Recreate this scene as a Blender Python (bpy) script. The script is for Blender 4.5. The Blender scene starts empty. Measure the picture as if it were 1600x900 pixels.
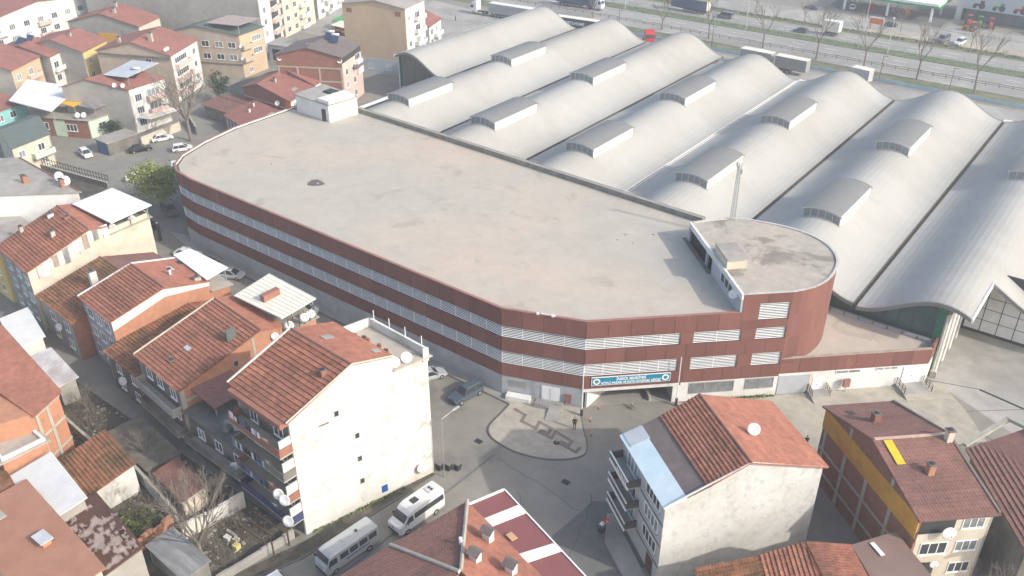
import bpy, math, random
from mathutils import Vector, Matrix
random.seed(7)
R = math.radians
scene = bpy.context.scene
col = scene.collection

# ---------------------------------------------------------------- camera, sky, sun, exposure
cam_d = bpy.data.cameras.new('camera'); cam = bpy.data.objects.new('camera', cam_d); col.objects.link(cam)
cam.location = (44.976, -73.335, 68.0)
cam.rotation_euler = (R(90 - 30.813), 0, R(37.2))
cam_d.sensor_width = 36; cam_d.lens = 31.5; cam_d.clip_start = 0.5; cam_d.clip_end = 3000
scene.camera = cam
SUN_AZ = Vector((0.99, 0.13)); SUN_EL = R(32)
w = bpy.data.worlds.new('World'); scene.world = w; w.use_nodes = True
nt = w.node_tree; nt.nodes.clear()
sky = nt.nodes.new('ShaderNodeTexSky'); sky.sky_type = 'NISHITA'; sky.sun_disc = False
sky.sun_elevation = SUN_EL; sky.sun_rotation = math.atan2(SUN_AZ.x, SUN_AZ.y)
sky.air_density = 1.0; sky.dust_density = 2.6; sky.ozone_density = 0.2
bg = nt.nodes.new('ShaderNodeBackground'); bg.inputs['Strength'].default_value = 0.15
out = nt.nodes.new('ShaderNodeOutputWorld')
nt.links.new(sky.outputs[0], bg.inputs[0]); nt.links.new(bg.outputs[0], out.inputs[0])
sun_d = bpy.data.lights.new('sun', 'SUN'); sun_d.energy = 2.0; sun_d.angle = R(0.9); sun_d.color = (1.0, .945, .84)
sun = bpy.data.objects.new('sun', sun_d); col.objects.link(sun)
sd = Vector((SUN_AZ.x * math.cos(SUN_EL), SUN_AZ.y * math.cos(SUN_EL), math.sin(SUN_EL)))
sun.rotation_euler = (-sd).to_track_quat('-Z', 'Y').to_euler(); sun.location = (60, 10, 90)
scene.view_settings.view_transform = 'Standard'; scene.view_settings.look = 'None'
scene.view_settings.gamma = 1; scene.view_settings.exposure = 0.96
try: scene.view_settings.use_curve_mapping = False
except Exception: pass

# ---------------------------------------------------------------- materials
MATS = {}
def mat(name, c, rough=.85, var=.14, scale=.6, c2=None, s2=.12, amt2=.5, metal=0., bump=0., bscale=8., rnd=0., stretch=None, spec=.3, thr=.5, c3=None, s3=.8, thr3=.64, amt3=.7):
    """procedural surface: base colour with fine noise, an optional second colour in large patches, per-object variation"""
    if name in MATS: return MATS[name]
    m = bpy.data.materials.new(name); m.use_nodes = True; t = m.node_tree; N = t.nodes; L = t.links
    b = N['Principled BSDF']; b.inputs['Roughness'].default_value = rough; b.inputs['Metallic'].default_value = metal
    b.inputs['Specular IOR Level'].default_value = spec
    g = N.new('ShaderNodeNewGeometry'); src = g.outputs['Position']
    if stretch:
        mp = N.new('ShaderNodeMapping'); mp.inputs['Scale'].default_value = stretch; L.new(src, mp.inputs[0]); src = mp.outputs[0]
    n1 = N.new('ShaderNodeTexNoise'); n1.inputs['Scale'].default_value = scale; n1.inputs['Detail'].default_value = 6; n1.inputs['Roughness'].default_value = .65
    L.new(src, n1.inputs['Vector'])
    mr = N.new('ShaderNodeMapRange'); mr.inputs['From Min'].default_value = .25; mr.inputs['From Max'].default_value = .75
    mr.inputs['To Min'].default_value = 1 - var * 1.6; mr.inputs['To Max'].default_value = 1 + var * 1.6
    L.new(n1.outputs['Fac'], mr.inputs[0])
    rgb = N.new('ShaderNodeRGB'); rgb.outputs[0].default_value = (*c, 1); colr = rgb.outputs[0]
    if c2:
        n2 = N.new('ShaderNodeTexNoise'); n2.inputs['Scale'].default_value = s2; n2.inputs['Detail'].default_value = 5; n2.inputs['Roughness'].default_value = .6
        n2.inputs['Distortion'].default_value = .6
        L.new(src, n2.inputs['Vector'])
        r2 = N.new('ShaderNodeMapRange'); r2.inputs['From Min'].default_value = thr - .07; r2.inputs['From Max'].default_value = thr + .13; r2.inputs['To Max'].default_value = amt2
        L.new(n2.outputs['Fac'], r2.inputs[0])
        mx = N.new('ShaderNodeMix'); mx.data_type = 'RGBA'; L.new(r2.outputs[0], mx.inputs[0]); L.new(colr, mx.inputs[6]); mx.inputs[7].default_value = (*c2, 1); colr = mx.outputs[2]
    if c3:
        n4 = N.new('ShaderNodeTexNoise'); n4.inputs['Scale'].default_value = s3; n4.inputs['Detail'].default_value = 7; n4.inputs['Roughness'].default_value = .62; n4.inputs['Distortion'].default_value = .4
        ofs = N.new('ShaderNodeVectorMath'); ofs.operation = 'ADD'; ofs.inputs[1].default_value = (31.7, 12.3, 5.1); L.new(src, ofs.inputs[0]); L.new(ofs.outputs[0], n4.inputs['Vector'])
        r4 = N.new('ShaderNodeMapRange'); r4.inputs['From Min'].default_value = thr3; r4.inputs['From Max'].default_value = thr3 + .07; r4.inputs['To Max'].default_value = amt3
        L.new(n4.outputs['Fac'], r4.inputs[0])
        m4 = N.new('ShaderNodeMix'); m4.data_type = 'RGBA'; L.new(r4.outputs[0], m4.inputs[0]); L.new(colr, m4.inputs[6]); m4.inputs[7].default_value = (*c3, 1); colr = m4.outputs[2]
    fac = mr.outputs[0]
    if rnd:
        oi = N.new('ShaderNodeObjectInfo'); m3 = N.new('ShaderNodeMapRange'); m3.inputs['To Min'].default_value = 1 - rnd; m3.inputs['To Max'].default_value = 1 + rnd
        L.new(oi.outputs['Random'], m3.inputs[0]); mm = N.new('ShaderNodeMath'); mm.operation = 'MULTIPLY'; L.new(fac, mm.inputs[0]); L.new(m3.outputs[0], mm.inputs[1]); fac = mm.outputs[0]
    vm = N.new('ShaderNodeVectorMath'); vm.operation = 'SCALE'; L.new(colr, vm.inputs[0]); L.new(fac, vm.inputs['Scale'])
    L.new(vm.outputs[0], b.inputs['Base Color'])
    if bump:
        n3 = N.new('ShaderNodeTexNoise'); n3.inputs['Scale'].default_value = bscale; n3.inputs['Detail'].default_value = 4; L.new(src, n3.inputs['Vector'])
        bp = N.new('ShaderNodeBump'); bp.inputs['Strength'].default_value = bump; bp.inputs['Distance'].default_value = .1; L.new(n3.outputs['Fac'], bp.inputs['Height']); L.new(bp.outputs[0], b.inputs['Normal'])
    MATS[name] = m; return m

asphalt = mat('asphalt', (.225, .215, .19), .92, .10, .35, (.275, .26, .225), .05, .8, bump=.15, bscale=20, c3=(.15, .15, .14), s3=.12, thr3=.60, amt3=.5)
asphalt_dark = mat('asphalt_dark', (.115, .12, .12), .92, .14, .4, (.16, .16, .155), .07, .7)
road_grey = mat('road_grey', (.27, .265, .25), .9, .07, .3, (.33, .325, .31), .06, .6, stretch=(.25, 1, 1))
patch_asphalt = mat('patch_asphalt', (.145, .15, .145), .92, .1, .8)
concrete = mat('pavement_concrete', (.40, .37, .31), .9, .12, .8, (.29, .27, .22), .18, .7)
slab_concrete = mat('forecourt_concrete', (.27, .265, .245), .9, .1, .5, (.38, .37, .345), .08, .9)
kerb_m = mat('kerb_stone', (.36, .35, .33), .9, .1, 2)
kerb_dark = mat('kerb_dark', (.15, .145, .14), .9, .1, 2)
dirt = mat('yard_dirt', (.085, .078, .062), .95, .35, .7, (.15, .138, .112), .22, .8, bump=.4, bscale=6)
dirt_light = mat('dirt_light', (.34, .30, .25), .95, .2, .5, (.42, .38, .31), .15, .8)
grass_m = mat('grass', (.125, .15, .085), .95, .25, .6, (.20, .175, .115), .2, .8)
hedge_m = mat('hedge', (.09, .135, .075), .95, .35, 1.2, (.09, .12, .05), .4, .6)
roof_conc = mat('roof_screed', (.475, .405, .335), .9, .06, .45, (.415, .39, .34), .045, 1.0, bump=.12, bscale=1.5, thr=.46, c3=(.31, .275, .235), s3=.24, thr3=.59, amt3=.5)
tower_conc = mat('tower_screed', (.41, .36, .31), .9, .12, .8, (.36, .345, .30), .1, .9, c3=(.12, .105, .09), s3=.15, thr3=.53, amt3=.6)
clad = mat('red_cladding', (.195, .085, .071), .6, .07, .4, (.168, .076, .065), .2, .6, rnd=.13, stretch=(1, 1, .25), spec=.3, c3=(.28, .15, .125), s3=.9, thr3=.63, amt3=.4)
coping_red = mat('red_coping', (.30, .15, .13), .6, .1, 1)
louvre_w = mat('louvre_white', (.74, .76, .77), .5, .06, 1, rnd=.05)
dark_in = mat('dark_interior', (.045, .05, .052), .9, .1, 1)  # near-black colour stands in for the shade of unlit interiors
base_wall = mat('grey_plaster', (.42, .44, .46), .9, .1, .6, (.31, .32, .33), .3, .5)
white_wall = mat('white_plaster', (.70, .695, .675), .88, .06, .8, (.50, .475, .43), .16, .6, thr=.54)
white_stain = mat('stained_white_plaster', (.68, .67, .64), .88, .06, 1.0, (.52, .50, .455), .13, .9, thr=.47, c3=(.34, .33, .305), s3=.38, thr3=.575, amt3=.65)
peeling = mat('peeling_white_plaster', (.54, .54, .525), .9, .07, 1.5, (.45, .44, .405), .12, .8, thr=.5, c3=(.36, .365, .365), s3=1.1, thr3=.535, amt3=.55)
cream_wall = mat('cream_plaster', (.58, .52, .43), .88, .08, .7, (.44, .385, .31), .22, .6, thr=.55)
beige_wall = mat('beige_plaster', (.50, .41, .32), .88, .08, .6, (.42, .34, .265), .2, .5)
tan_wall = mat('tan_plaster', (.53, .40, .27), .88, .06, .5, (.46, .35, .25), .12, .6)
grey_wall = mat('grey_wall', (.36, .345, .315), .9, .1, .6, (.28, .265, .24), .15, .6)
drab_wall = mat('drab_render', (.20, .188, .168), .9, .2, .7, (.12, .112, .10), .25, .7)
blue_grey = mat('blue_grey_plaster', (.40, .42, .45), .85, .06, .8)
pink_wall = mat('pink_plaster', (.62, .44, .39), .88, .08, .6)
yellow_wall = mat('yellow_plaster', (.68, .54, .22), .88, .08, .6, (.55, .45, .25), .3, .5)
mustard = mat('mustard_insulation', (.62, .32, .06), .85, .1, .5, (.52, .26, .05), .25, .7)
turq_wall = mat('turquoise_plaster', (.22, .50, .52), .88, .08, .6)
mint_wall = mat('mint_plaster', (.52, .62, .51), .88, .08, .6)
brick_m = mat('hollow_brick', (.46, .225, .14), .9, .1, 1.5, (.37, .19, .125), .4, .6)
brick_dark = mat('dark_brick', (.29, .135, .10), .9, .12, 1.5, (.22, .12, .09), .4, .6)
frame_conc = mat('concrete_frame', (.40, .375, .32), .9, .1, 1)
tile_red = mat('clay_tile_red', (.31, .13, .086), .9, .28, 1.6, (.21, .10, .07), .25, .75, rnd=.15, c3=(.12, .085, .065), s3=.45, thr3=.63, amt3=.6)
tile_orange = mat('clay_tile_orange', (.37, .155, .105), .9, .18, 1.4, (.30, .13, .09), .25, .75, rnd=.07, bump=.35, bscale=5)
tile_old = mat('clay_tile_mossy', (.27, .125, .07), .9, .32, 1.4, (.115, .08, .045), .35, .85, rnd=.14)
tile_brown = mat('clay_tile_brown', (.22, .115, .095), .9, .16, 2.2, (.165, .09, .078), .3, .8, rnd=.08, c3=(.36, .16, .10), s3=.5, thr3=.66, amt3=.6)
tile_far = mat('clay_tile_far', (.29, .128, .105), .9, .14, .9, (.23, .105, .09), .15, .7, bump=.25, bscale=3)
roof_dark = mat('dark_sheet_roof', (.15, .125, .12), .8, .12, .8, (.19, .15, .14), .2, .6)
roof_green = mat('green_sheet_roof', (.115, .14, .13), .75, .08, .8)
roof_grey = mat('grey_membrane', (.36, .34, .31), .9, .1, .8, (.24, .225, .20), .15, .7)
roof_brownsheet = mat('brown_sheet', (.20, .135, .115), .65, .05, .6, (.24, .17, .145), .3, .5)
sheet_red = mat('red_sheet', (.215, .08, .08), .55, .05, .6)
sheet_white = mat('white_sheet', (.74, .735, .72), .6, .05, .8, (.65, .645, .63), .2, .4)
sheet_cream = mat('cream_sheet', (.74, .70, .60), .55, .05, .8)
sheet_blue = mat('pale_blue_sheet', (.52, .65, .70), .5, .05, .8, (.62, .70, .73), .5, .6)
sheet_grey = mat('galvanised_sheet', (.56, .58, .59), .45, .06, .8, (.47, .48, .49), .3, .5, metal=.2)
sheet_old = mat('weathered_sheet', (.20, .20, .20), .8, .25, .8, (.34, .33, .32), .5, .6, stretch=(.3, 2, 1))
patchy = mat('patched_eternit', (.14, .075, .06), .85, .12, 2)
vault_m = mat('vault_metal', (.405, .402, .38), .75, .035, .25, (.37, .36, .33), .06, .8, spec=.12, c3=(.31, .305, .29), s3=.3, thr3=.62, amt3=.35, stretch=(.35, 1, 1))
monitor_m = mat('monitor_metal', (.215, .215, .21), .5, .04, .5)
white_trim = mat('white_trim', (.80, .79, .77), .5, .05, 1)
gutter_m = mat('gutter_dark', (.10, .09, .07), .8, .2, 1)
parapet_dark = mat('parapet_bitumen', (.20, .19, .17), .9, .18, 1.2, (.30, .285, .255), .5, .6)
green_glass = mat('green_glass', (.04, .095, .09), .25, .1, .3, (.05, .08, .10), .3, .6, spec=.5)
green_paint = mat('green_paint', (.035, .15, .105), .5, .08, 1)
glass = mat('window_glass', (.045, .055, .065), .12, .2, .5, spec=.6)
glass_pale = mat('curtained_glass', (.24, .26, .275), .2, .3, 1.2, spec=.5, rnd=.4)
pvc = mat('white_pvc', (.80, .80, .80), .45, .03, 1)
wood_dark = mat('dark_wood', (.10, .06, .04), .8, .15, 3)
metal_dark = mat('dark_metal', (.06, .06, .065), .5, .1, 2, metal=.3)
metal_grey = mat('grey_metal', (.34, .345, .35), .5, .08, 2, metal=.3)
dish_m = mat('dish_white', (.74, .74, .73), .5, .05, 2)
cloth = [mat('laundry_blue', (.08, .13, .28), .9), mat('laundry_white', (.65, .65, .68), .9), mat('laundry_dark', (.04, .04, .05), .9), mat('laundry_pale', (.35, .45, .58), .9)]
bark = mat('bark', (.20, .175, .15), .95, .2, 3)
bark_dark = mat('bark_dark', (.13, .11, .095), .95, .2, 3)
leaf = mat('leaf_green', (.235, .27, .085), .8, .3, .9, (.17, .21, .06), .5, .7)
leaf_dark = mat('leaf_dark', (.045, .075, .04), .85, .3, .9)
tyre = mat('tyre', (.025, .025, .025), .9, .1, 5)
rim_m = mat('rim', (.40, .40, .41), .4, .05, 5, metal=.5)
lamp_w = mat('headlamp', (.75, .76, .78), .15, .03, 5, spec=.6)
lamp_r = mat('tail_lamp', (.40, .02, .02), .3, .05, 5)
sign_blue = mat('sign_blue', (.012, .22, .36), .5, .06, 1)
sign_white = mat('sign_white', (.85, .85, .85), .5, .02, 1)
paint_red = mat('paint_red', (.55, .05, .05), .4, .05, 1)
paint_orange = mat('paint_orange', (.70, .18, .05), .5, .05, 1)
paint_green = mat('paint_green', (.05, .33, .10), .45, .05, 1)
paint_blue = mat('paint_blue', (.03, .08, .30), .5, .05, 1)
brickpath = mat('paver_brown', (.20, .165, .15), .9, .12, 3)
solar = mat('solar_panel', (.03, .05, .10), .15, .05, 1, spec=.6)
def paint(n, c, rough=.3): return mat('car_paint_' + n, c, rough, .02, 2, spec=.5)

# ---------------------------------------------------------------- mesh helpers
ORIG = {}
def V(*a): return Vector(a)
class MB:
    def __init__(s): s.v = []; s.f = []
    def add(s, vs, fs):
        o = len(s.v); s.v += [Vector(p) for p in vs]; s.f += [tuple(i + o for i in f) for f in fs]; return s
    def par(s, o, a, b, c):
        o, a, b, c = map(Vector, (o, a, b, c))
        return s.add([o, o + a, o + a + b, o + b, o + c, o + a + c, o + a + b + c, o + b + c], [(3, 2, 1, 0), (4, 5, 6, 7), (0, 1, 5, 4), (1, 2, 6, 5), (2, 3, 7, 6), (3, 0, 4, 7)])
    def box(s, x0, x1, y0, y1, z0, z1): return s.par((x0, y0, z0), (x1 - x0, 0, 0), (0, y1 - y0, 0), (0, 0, z1 - z0))
    def bar(s, p, q, wd, h, up=(0, 0, 1)):
        p, q, up = Vector(p), Vector(q), Vector(up); d = (q - p)
        sd_ = d.cross(up)
        if sd_.length < 1e-6: sd_ = d.cross(Vector((1, 0, 0)))
        sd_.normalize(); u2 = sd_.cross(d).normalized()
        return s.par(p - sd_ * wd / 2 - u2 * h / 2, d, sd_ * wd, u2 * h)
    def prism(s, poly, z0, z1):
        n = len(poly); return s.add([(p[0], p[1], z0) for p in poly] + [(p[0], p[1], z1) for p in poly], [tuple(range(n - 1, -1, -1)), tuple(range(n, 2 * n))] + [(i, (i + 1) % n, n + (i + 1) % n, n + i) for i in range(n)])
    def slab(s, poly, th):
        ps = [Vector(p) for p in poly]; n = len(ps); nr = (ps[1] - ps[0]).cross(ps[2] - ps[0]).normalized()
        if nr.z < 0: nr = -nr
        return s.add([p for p in ps] + [p - nr * th for p in ps], [tuple(range(n)), tuple(range(2 * n - 1, n - 1, -1))] + [(i, n + i, n + (i + 1) % n, (i + 1) % n) for i in range(n)])
    def tube(s, p, q, r0, r1=None, n=6, cap=True):
        p, q = Vector(p), Vector(q); r1 = r0 if r1 is None else r1; d = (q - p).normalized()
        a = d.cross(Vector((0, 0, 1)) if abs(d.z) < .95 else Vector((1, 0, 0))).normalized(); b = d.cross(a)
        vs = []
        for c, r in ((p, r0), (q, r1)): vs += [c + (a * math.cos(2 * math.pi * i / n) + b * math.sin(2 * math.pi * i / n)) * r for i in range(n)]
        fs = [(i, (i + 1) % n, n + (i + 1) % n, n + i) for i in range(n)]
        if cap: fs += [tuple(range(n - 1, -1, -1)), tuple(range(n, 2 * n))]
        return s.add(vs, fs)
    def loft(s, rings, cap=True):
        n = len(rings[0]); o = len(s.v); vs = [p for r in rings for p in r]; fs = []
        for k in range(len(rings) - 1):
            for i in range(n): j = (i + 1) % n; fs.append((k * n + i, k * n + j, (k + 1) * n + j, (k + 1) * n + i))
        if cap: fs += [tuple(range(n - 1, -1, -1)), tuple((len(rings) - 1) * n + i for i in range(n))]
        return s.add(vs, fs)
    def build(s, name, m, parent=None, smooth=False):
        og = ORIG.get(parent, Vector((0, 0, 0))) if parent else Vector((0, 0, 0))
        me = bpy.data.meshes.new(name); me.from_pydata([tuple(p - og) for p in s.v], [], s.f); me.materials.append(m)
        if smooth: me.polygons.foreach_set('use_smooth', [True] * len(me.polygons))
        me.update(); o = bpy.data.objects.new(name, me); col.objects.link(o)
        if parent: o.parent = parent; ORIG[o] = og
        return o
def tag(o, label=None, cat=None, group=None, kind=None):
    if label: o['label'] = label
    if cat: o['category'] = cat
    if group: o['group'] = group
    if kind: o['kind'] = kind
    return o
def thing(name, label, cat, loc=(0, 0, 0), group=None):
    o = bpy.data.objects.new(name, None); o.empty_display_size = .5; col.objects.link(o); o.location = loc; ORIG[o] = Vector(loc)
    return tag(o, label, cat, group)
def local_thing(name, label, cat, group=None):
    "root whose parts are modelled around the origin; moved into place afterwards"
    return thing(name, label, cat, (0, 0, 0), group)
def copy_tree(o, parent=None):
    c = o.copy(); col.objects.link(c); c.parent = parent
    for ch in o.children: copy_tree(ch, c)
    return c
def place(o, x, y, ang, z=0): o.location = (x, y, z); o.rotation_euler = (0, 0, R(ang)); return o
def lerp(a, b, t): return a + (b - a) * t

# ---------------------------------------------------------------- tiled roof slopes
def clip_span(pts2, d):
    xs = []
    for (a0, d0), (a1, d1) in zip(pts2, pts2[1:] + pts2[:1]):
        if (d0 - d) * (d1 - d) <= 0 and abs(d1 - d0) > 1e-9: xs.append(a0 + (a1 - a0) * (d - d0) / (d1 - d0))
    return (min(xs), max(xs)) if len(xs) >= 2 else None
def tile_slope(parent, poly, m, pitch=.42, wave=.3, lift=None, eave=None):
    lift = lift or {'clay_tile_red': .135, 'clay_tile_mossy': .13, 'clay_tile_brown': .06, 'clay_tile_orange': .035}.get(m.name, .08)
    ps = [Vector(p) for p in poly]
    nr = (ps[1] - ps[0]).cross(ps[2] - ps[0]).normalized()
    if nr.z < 0: nr = -nr
    ax = (Vector(eave[1]) - Vector(eave[0])) if eave else Vector((0, 0, 1)).cross(nr)
    ax = (ax - nr * ax.dot(nr)).normalized(); up = nr.cross(ax)
    if up.z < 0: up = -up
    o = ps[0]; p2 = [((p - o).dot(ax), (p - o).dot(up)) for p in ps]
    d0, d1 = min(p[1] for p in p2), max(p[1] for p in p2); n = max(2, round((d1 - d0) / pitch)); st = (d1 - d0) / n
    for i in range(n):
        lo = clip_span(p2, d0 + i * st + 1e-4); hi = clip_span(p2, d0 + (i + 1) * st - 1e-4)
        if not lo or not hi: continue
        ln = max(lo[1] - lo[0], hi[1] - hi[0])
        if ln < .3: continue
        k = max(2, int(ln / wave)) * 2; vs = []; fs = []
        sag = random.uniform(-.012, .012)
        for j in range(k + 1):
            f = j / k; h = (.03 if j % 2 else 0) + random.uniform(-.008, .008)
            a = o + ax * lerp(lo[0], lo[1], f) + up * (d0 + i * st - .03); b = o + ax * lerp(hi[0], hi[1], f) + up * (d0 + (i + 1) * st)
            vs += [a + nr * .004, a + nr * (lift + h + sag), b + nr * (.012 + h * .8)]
            if j < k: q = j * 3; fs += [(q, q + 3, q + 4, q + 1), (q + 1, q + 4, q + 5, q + 2)]
        mb = MB(); mb.add(vs, fs); mb.build('tile_course', m, parent)

class House:
    """building with a roof profile (list of (s, z)) on one side, extruded along the other; A is the corner nearest the street view"""
    def __init__(s, name, label, A, B, D, prof, axis='D', roofs=(), walls=None, cat='house', tiles=True, oh=.35, group=None, th=.14, ridge=True, pitch=.42):
        s.A, s.B, s.D = Vector((*A, 0)), Vector((*B, 0)), Vector((*D, 0)); s.axis = axis; s.prof = prof
        s.root = thing(name, label, cat, s.A, group)
        s.S, s.T = (s.B - s.A, s.D - s.A) if axis == 'D' else (s.D - s.A, s.B - s.A)
        wm = dict(AB=white_wall, AD=white_wall, BC=grey_wall, DC=grey_wall); wm.update(walls or {})
        keys = dict(t0='AB', t1='DC', s0='AD', s1='BC') if axis == 'D' else dict(t0='AD', t1='BC', s0='AB', s1='DC')
        for t, k in ((0, 't0'), (1, 't1')):
            ring = [s.P(0, t, 0), s.P(1, t, 0)] + [s.P(a, t, z) for a, z in reversed(prof)]
            inn = (s.T.normalized() * .25) * (1 if t == 0 else -1)
            mb = MB(); n = len(ring); mb.add(ring + [p + inn for p in ring], [tuple(range(n)), tuple(range(2 * n - 1, n - 1, -1))] + [(i, (i + 1) % n, n + (i + 1) % n, n + i) for i in range(n)])
            mb.build('wall', wm[keys[k]], s.root)
        tu = s.T.normalized() * .252
        for a, z, k in ((0, prof[0][1], 's0'), (1, prof[-1][1], 's1')):
            inn = s.S.normalized() * .25 * (1 if a == 0 else -1)
            MB().par(s.P(a, 0, 0) + tu, s.T - 2 * tu, inn, (0, 0, z - .003)).build('wall', wm[keys[k]], s.root)
        tl = s.T.length; sl = s.S.length; g = oh / tl
        for i, m in enumerate(roofs):
            if m is None: continue
            (a0, z0), (a1, z1) = prof[i], prof[i + 1]; dz = (z1 - z0) / max(1e-6, (a1 - a0))
            b0, b1, y0, y1 = a0, a1, z0, z1
            if i == 0: b0 = a0 - oh / sl; y0 = z0 - dz * oh / sl
            if i == len(prof) - 2: b1 = a1 + oh / sl; y1 = z1 + dz * oh / sl
            poly = [s.P(b0, -g, y0 + th), s.P(b1, -g, y1 + th), s.P(b1, 1 + g, y1 + th), s.P(b0, 1 + g, y0 + th)]
            sp = MB().slab(poly, th).build('roof_slope', m, s.root)
            if tiles and abs(z1 - z0) > .3 and m in (tile_red, tile_old, tile_brown, tile_orange): tile_slope(sp, poly, m, pitch=pitch)
        if ridge:
            for i in range(1, len(prof) - 1):
                if prof[i][1] > prof[i - 1][1] and prof[i][1] >= prof[i + 1][1] and i - 1 < len(roofs) and roofs[i - 1] in (tile_red, tile_old, tile_orange, tile_brown):
                    a, z = prof[i]; MB().tube(s.P(a, -g, z + th + .02), s.P(a, 1 + g, z + th + .02), .14, n=8).build('ridge_cap', tile_old if roofs[i - 1] is tile_old else tile_brown, s.root)
    def P(s, a, t, z): p = s.A + s.S * a + s.T * t; return Vector((p.x, p.y, z))
    def rz(s, a):
        for (a0, z0), (a1, z1) in zip(s.prof, s.prof[1:]):
            if a0 <= a <= a1: return lerp(z0, z1, (a - a0) / max(1e-6, a1 - a0))
        return s.prof[0][1]
    def rp(s, a, t): return s.P(a, t, s.rz(a) + .14)
    def face(s, k):
        C = s.B + s.D - s.A; p, q = dict(AB=(s.A, s.B), AD=(s.A, s.D), BC=(s.B, C), DC=(s.D, C))[k]
        d = (q - p); ln = d.length; d = d / ln; n = Vector((d.y, -d.x, 0)); ctr = (s.A + C) / 2
        if (p - ctr).dot(n) < 0: n = -n
        return p, d, n, ln
    def win(s, k, u, z, wd=1.3, h=1.3, panes=2, m=None, sill=True, g=None):
        p, d, n, ln = s.face(k); o = p + d * u + Vector((0, 0, z)); fm = m or pvc; mb = MB(); b = .08
        up = Vector((0, 0, 1))
        mb.par(o + n * .002, d * wd, up * b, n * .07); mb.par(o + n * .002 + up * (h - b), d * wd, up * b, n * .07)
        for j in range(panes + 1): mb.par(o + n * .002 + d * ((wd - b) * j / panes) + up * b, d * b, up * (h - 2 * b), n * .065)
        fr = mb.build('window', fm, s.root)
        MB().par(o + n * .002 + d * b + up * b, d * (wd - 2 * b), up * (h - 2 * b), n * .02).build('pane', g or random.choice((glass, glass, glass_pale)), fr)
        if sill: MB().par(o + n * .002 - d * .08 - up * .07, d * (wd + .16), up * .06, n * .14).build('sill', frame_conc if fm is not pvc else white_trim, fr)
        return fr
    def grid(s, k, us, zs, wd=1.3, h=1.3, panes=2, **kw):
        for z in zs:
            for u in us: s.win(k, u, z, wd, h, panes, **kw)
    def hole(s, k, u, z, wd=.5, h=.5):
        p, d, n, ln = s.face(k); o = p + d * u + Vector((0, 0, z)); up = Vector((0, 0, 1)); mb = MB(); b = .06
        mb.par(o - d * b - up * b, d * (wd + 2 * b), up * b, n * .05); mb.par(o - d * b + up * h, d * (wd + 2 * b), up * b, n * .05); mb.par(o - d * b, d * b, up * h, n * .05); mb.par(o + d * wd, d * b, up * h, n * .05)
        f = mb.build('window', frame_conc, s.root); MB().par(o, d * wd, up * h, n * .012).build('pane', glass, f)
    def door(s, k, u, z=0, wd=1.0, h=2.1, m=None):
        p, d, n, ln = s.face(k); o = p + d * u + Vector((0, 0, z)) + n * .003; up = Vector((0, 0, 1))
        dr = MB().par(o, d * wd, up * h, n * .06).build('door', m or wood_dark, s.root)
        MB().par(o + d * (wd * .85) + up * 1.0 + n * .06, d * .05, up * .16, n * .05).build('handle', metal_grey, dr)
    def band(s, k, u0, u1, z0, z1, m, th=.05, name='wall_panel'):
        p, d, n, ln = s.face(k); MB().par(p + d * u0 + Vector((0, 0, z0)) + n * .002, d * (u1 - u0), (0, 0, z1 - z0), n * th).build(name, m, s.root)
    def balcony(s, k, u0, u1, z, dep=1.1, m=None, pm=None, h=.95, rail=False, sides=True):
        p, d, n, ln = s.face(k); o = p + d * u0 + Vector((0, 0, z)); L_ = d * (u1 - u0); up = Vector((0, 0, 1))
        b = MB().par(o - up * .16, L_, n * dep, up * .16).build('balcony', m or frame_conc, s.root); mb = MB(); o = o + up * .003
        if rail:
            for hh in (.35, .65, .95): mb.par(o + n * (dep - .05) + up * hh, L_, n * .05, up * .05)
            kk = max(2, int((u1 - u0) / 1.0))
            for j in range(kk + 1): mb.par(o + n * (dep - .1) + d * ((u1 - u0 - .05) * j / kk), d * .05, n * .045, up * .93)
            mb.build('railing', pm or metal_dark, b)
        else:
            mb.par(o + n * (dep - .12), L_, n * .12, up * h)
            if sides: mb.par(o + n * .01, d * .12, n * (dep - .14), up * h); mb.par(o + n * .01 + L_ - d * .12, d * .12, n * (dep - .14), up * h)
            mb.build('parapet', pm or white_wall, b)
        return b
    def chimney(s, a, t, h=1.1, wd=.7, dp=.6, m=None, cap=None):
        c = s.rp(a, t); d1 = s.S.normalized(); d2 = s.T.normalized(); b = MB().par(c - d1 * wd / 2 - d2 * dp / 2 - Vector((0, 0, .5)), d1 * wd, d2 * dp, (0, 0, h + .5)).build('chimney', m or frame_conc, s.root)
        MB().par(c - d1 * (wd / 2 + .07) - d2 * (dp / 2 + .07) + Vector((0, 0, h)), d1 * (wd + .14), d2 * (dp + .14), (0, 0, .1)).build('cap', cap or roof_dark, b)
        MB().par(c - d1 * .18 - d2 * .15 + Vector((0, 0, h + .1)), d1 * .36, d2 * .3, (0, 0, .12)).build('flue', metal_dark, b)
    def flash(s, a, t, wa, wt, m, h=.06, name='roof_hatch', lift=.12):
        z = Vector((0, 0, lift)); MB().slab([s.rp(a, t) + z, s.rp(a + wa, t) + z, s.rp(a + wa, t + wt) + z, s.rp(a, t + wt) + z], h).build(name, m, s.root)
    def dish(s, p, r=.45, face=(.45, -.75, .48), mast=.7): dish(p, r, face, mast, s.root)
    def parapet(s, h=.7, th=.22, z=None, m=None):
        C = s.B + s.D - s.A; cs = [s.A, s.B, C, s.D]; z = s.prof[0][1] if z is None else z; ctr = (s.A + C) / 2
        for p, q in zip(cs, cs[1:] + cs[:1]):
            d = (q - p).normalized(); n = Vector((-d.y, d.x, 0)); n = n if (ctr - p).dot(n) > 0 else -n
            MB().par(Vector((p.x, p.y, z)) + d * .0, (q - p) - d * th, n * th, (0, 0, h)).build('parapet', m or white_wall, s.root)
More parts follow.
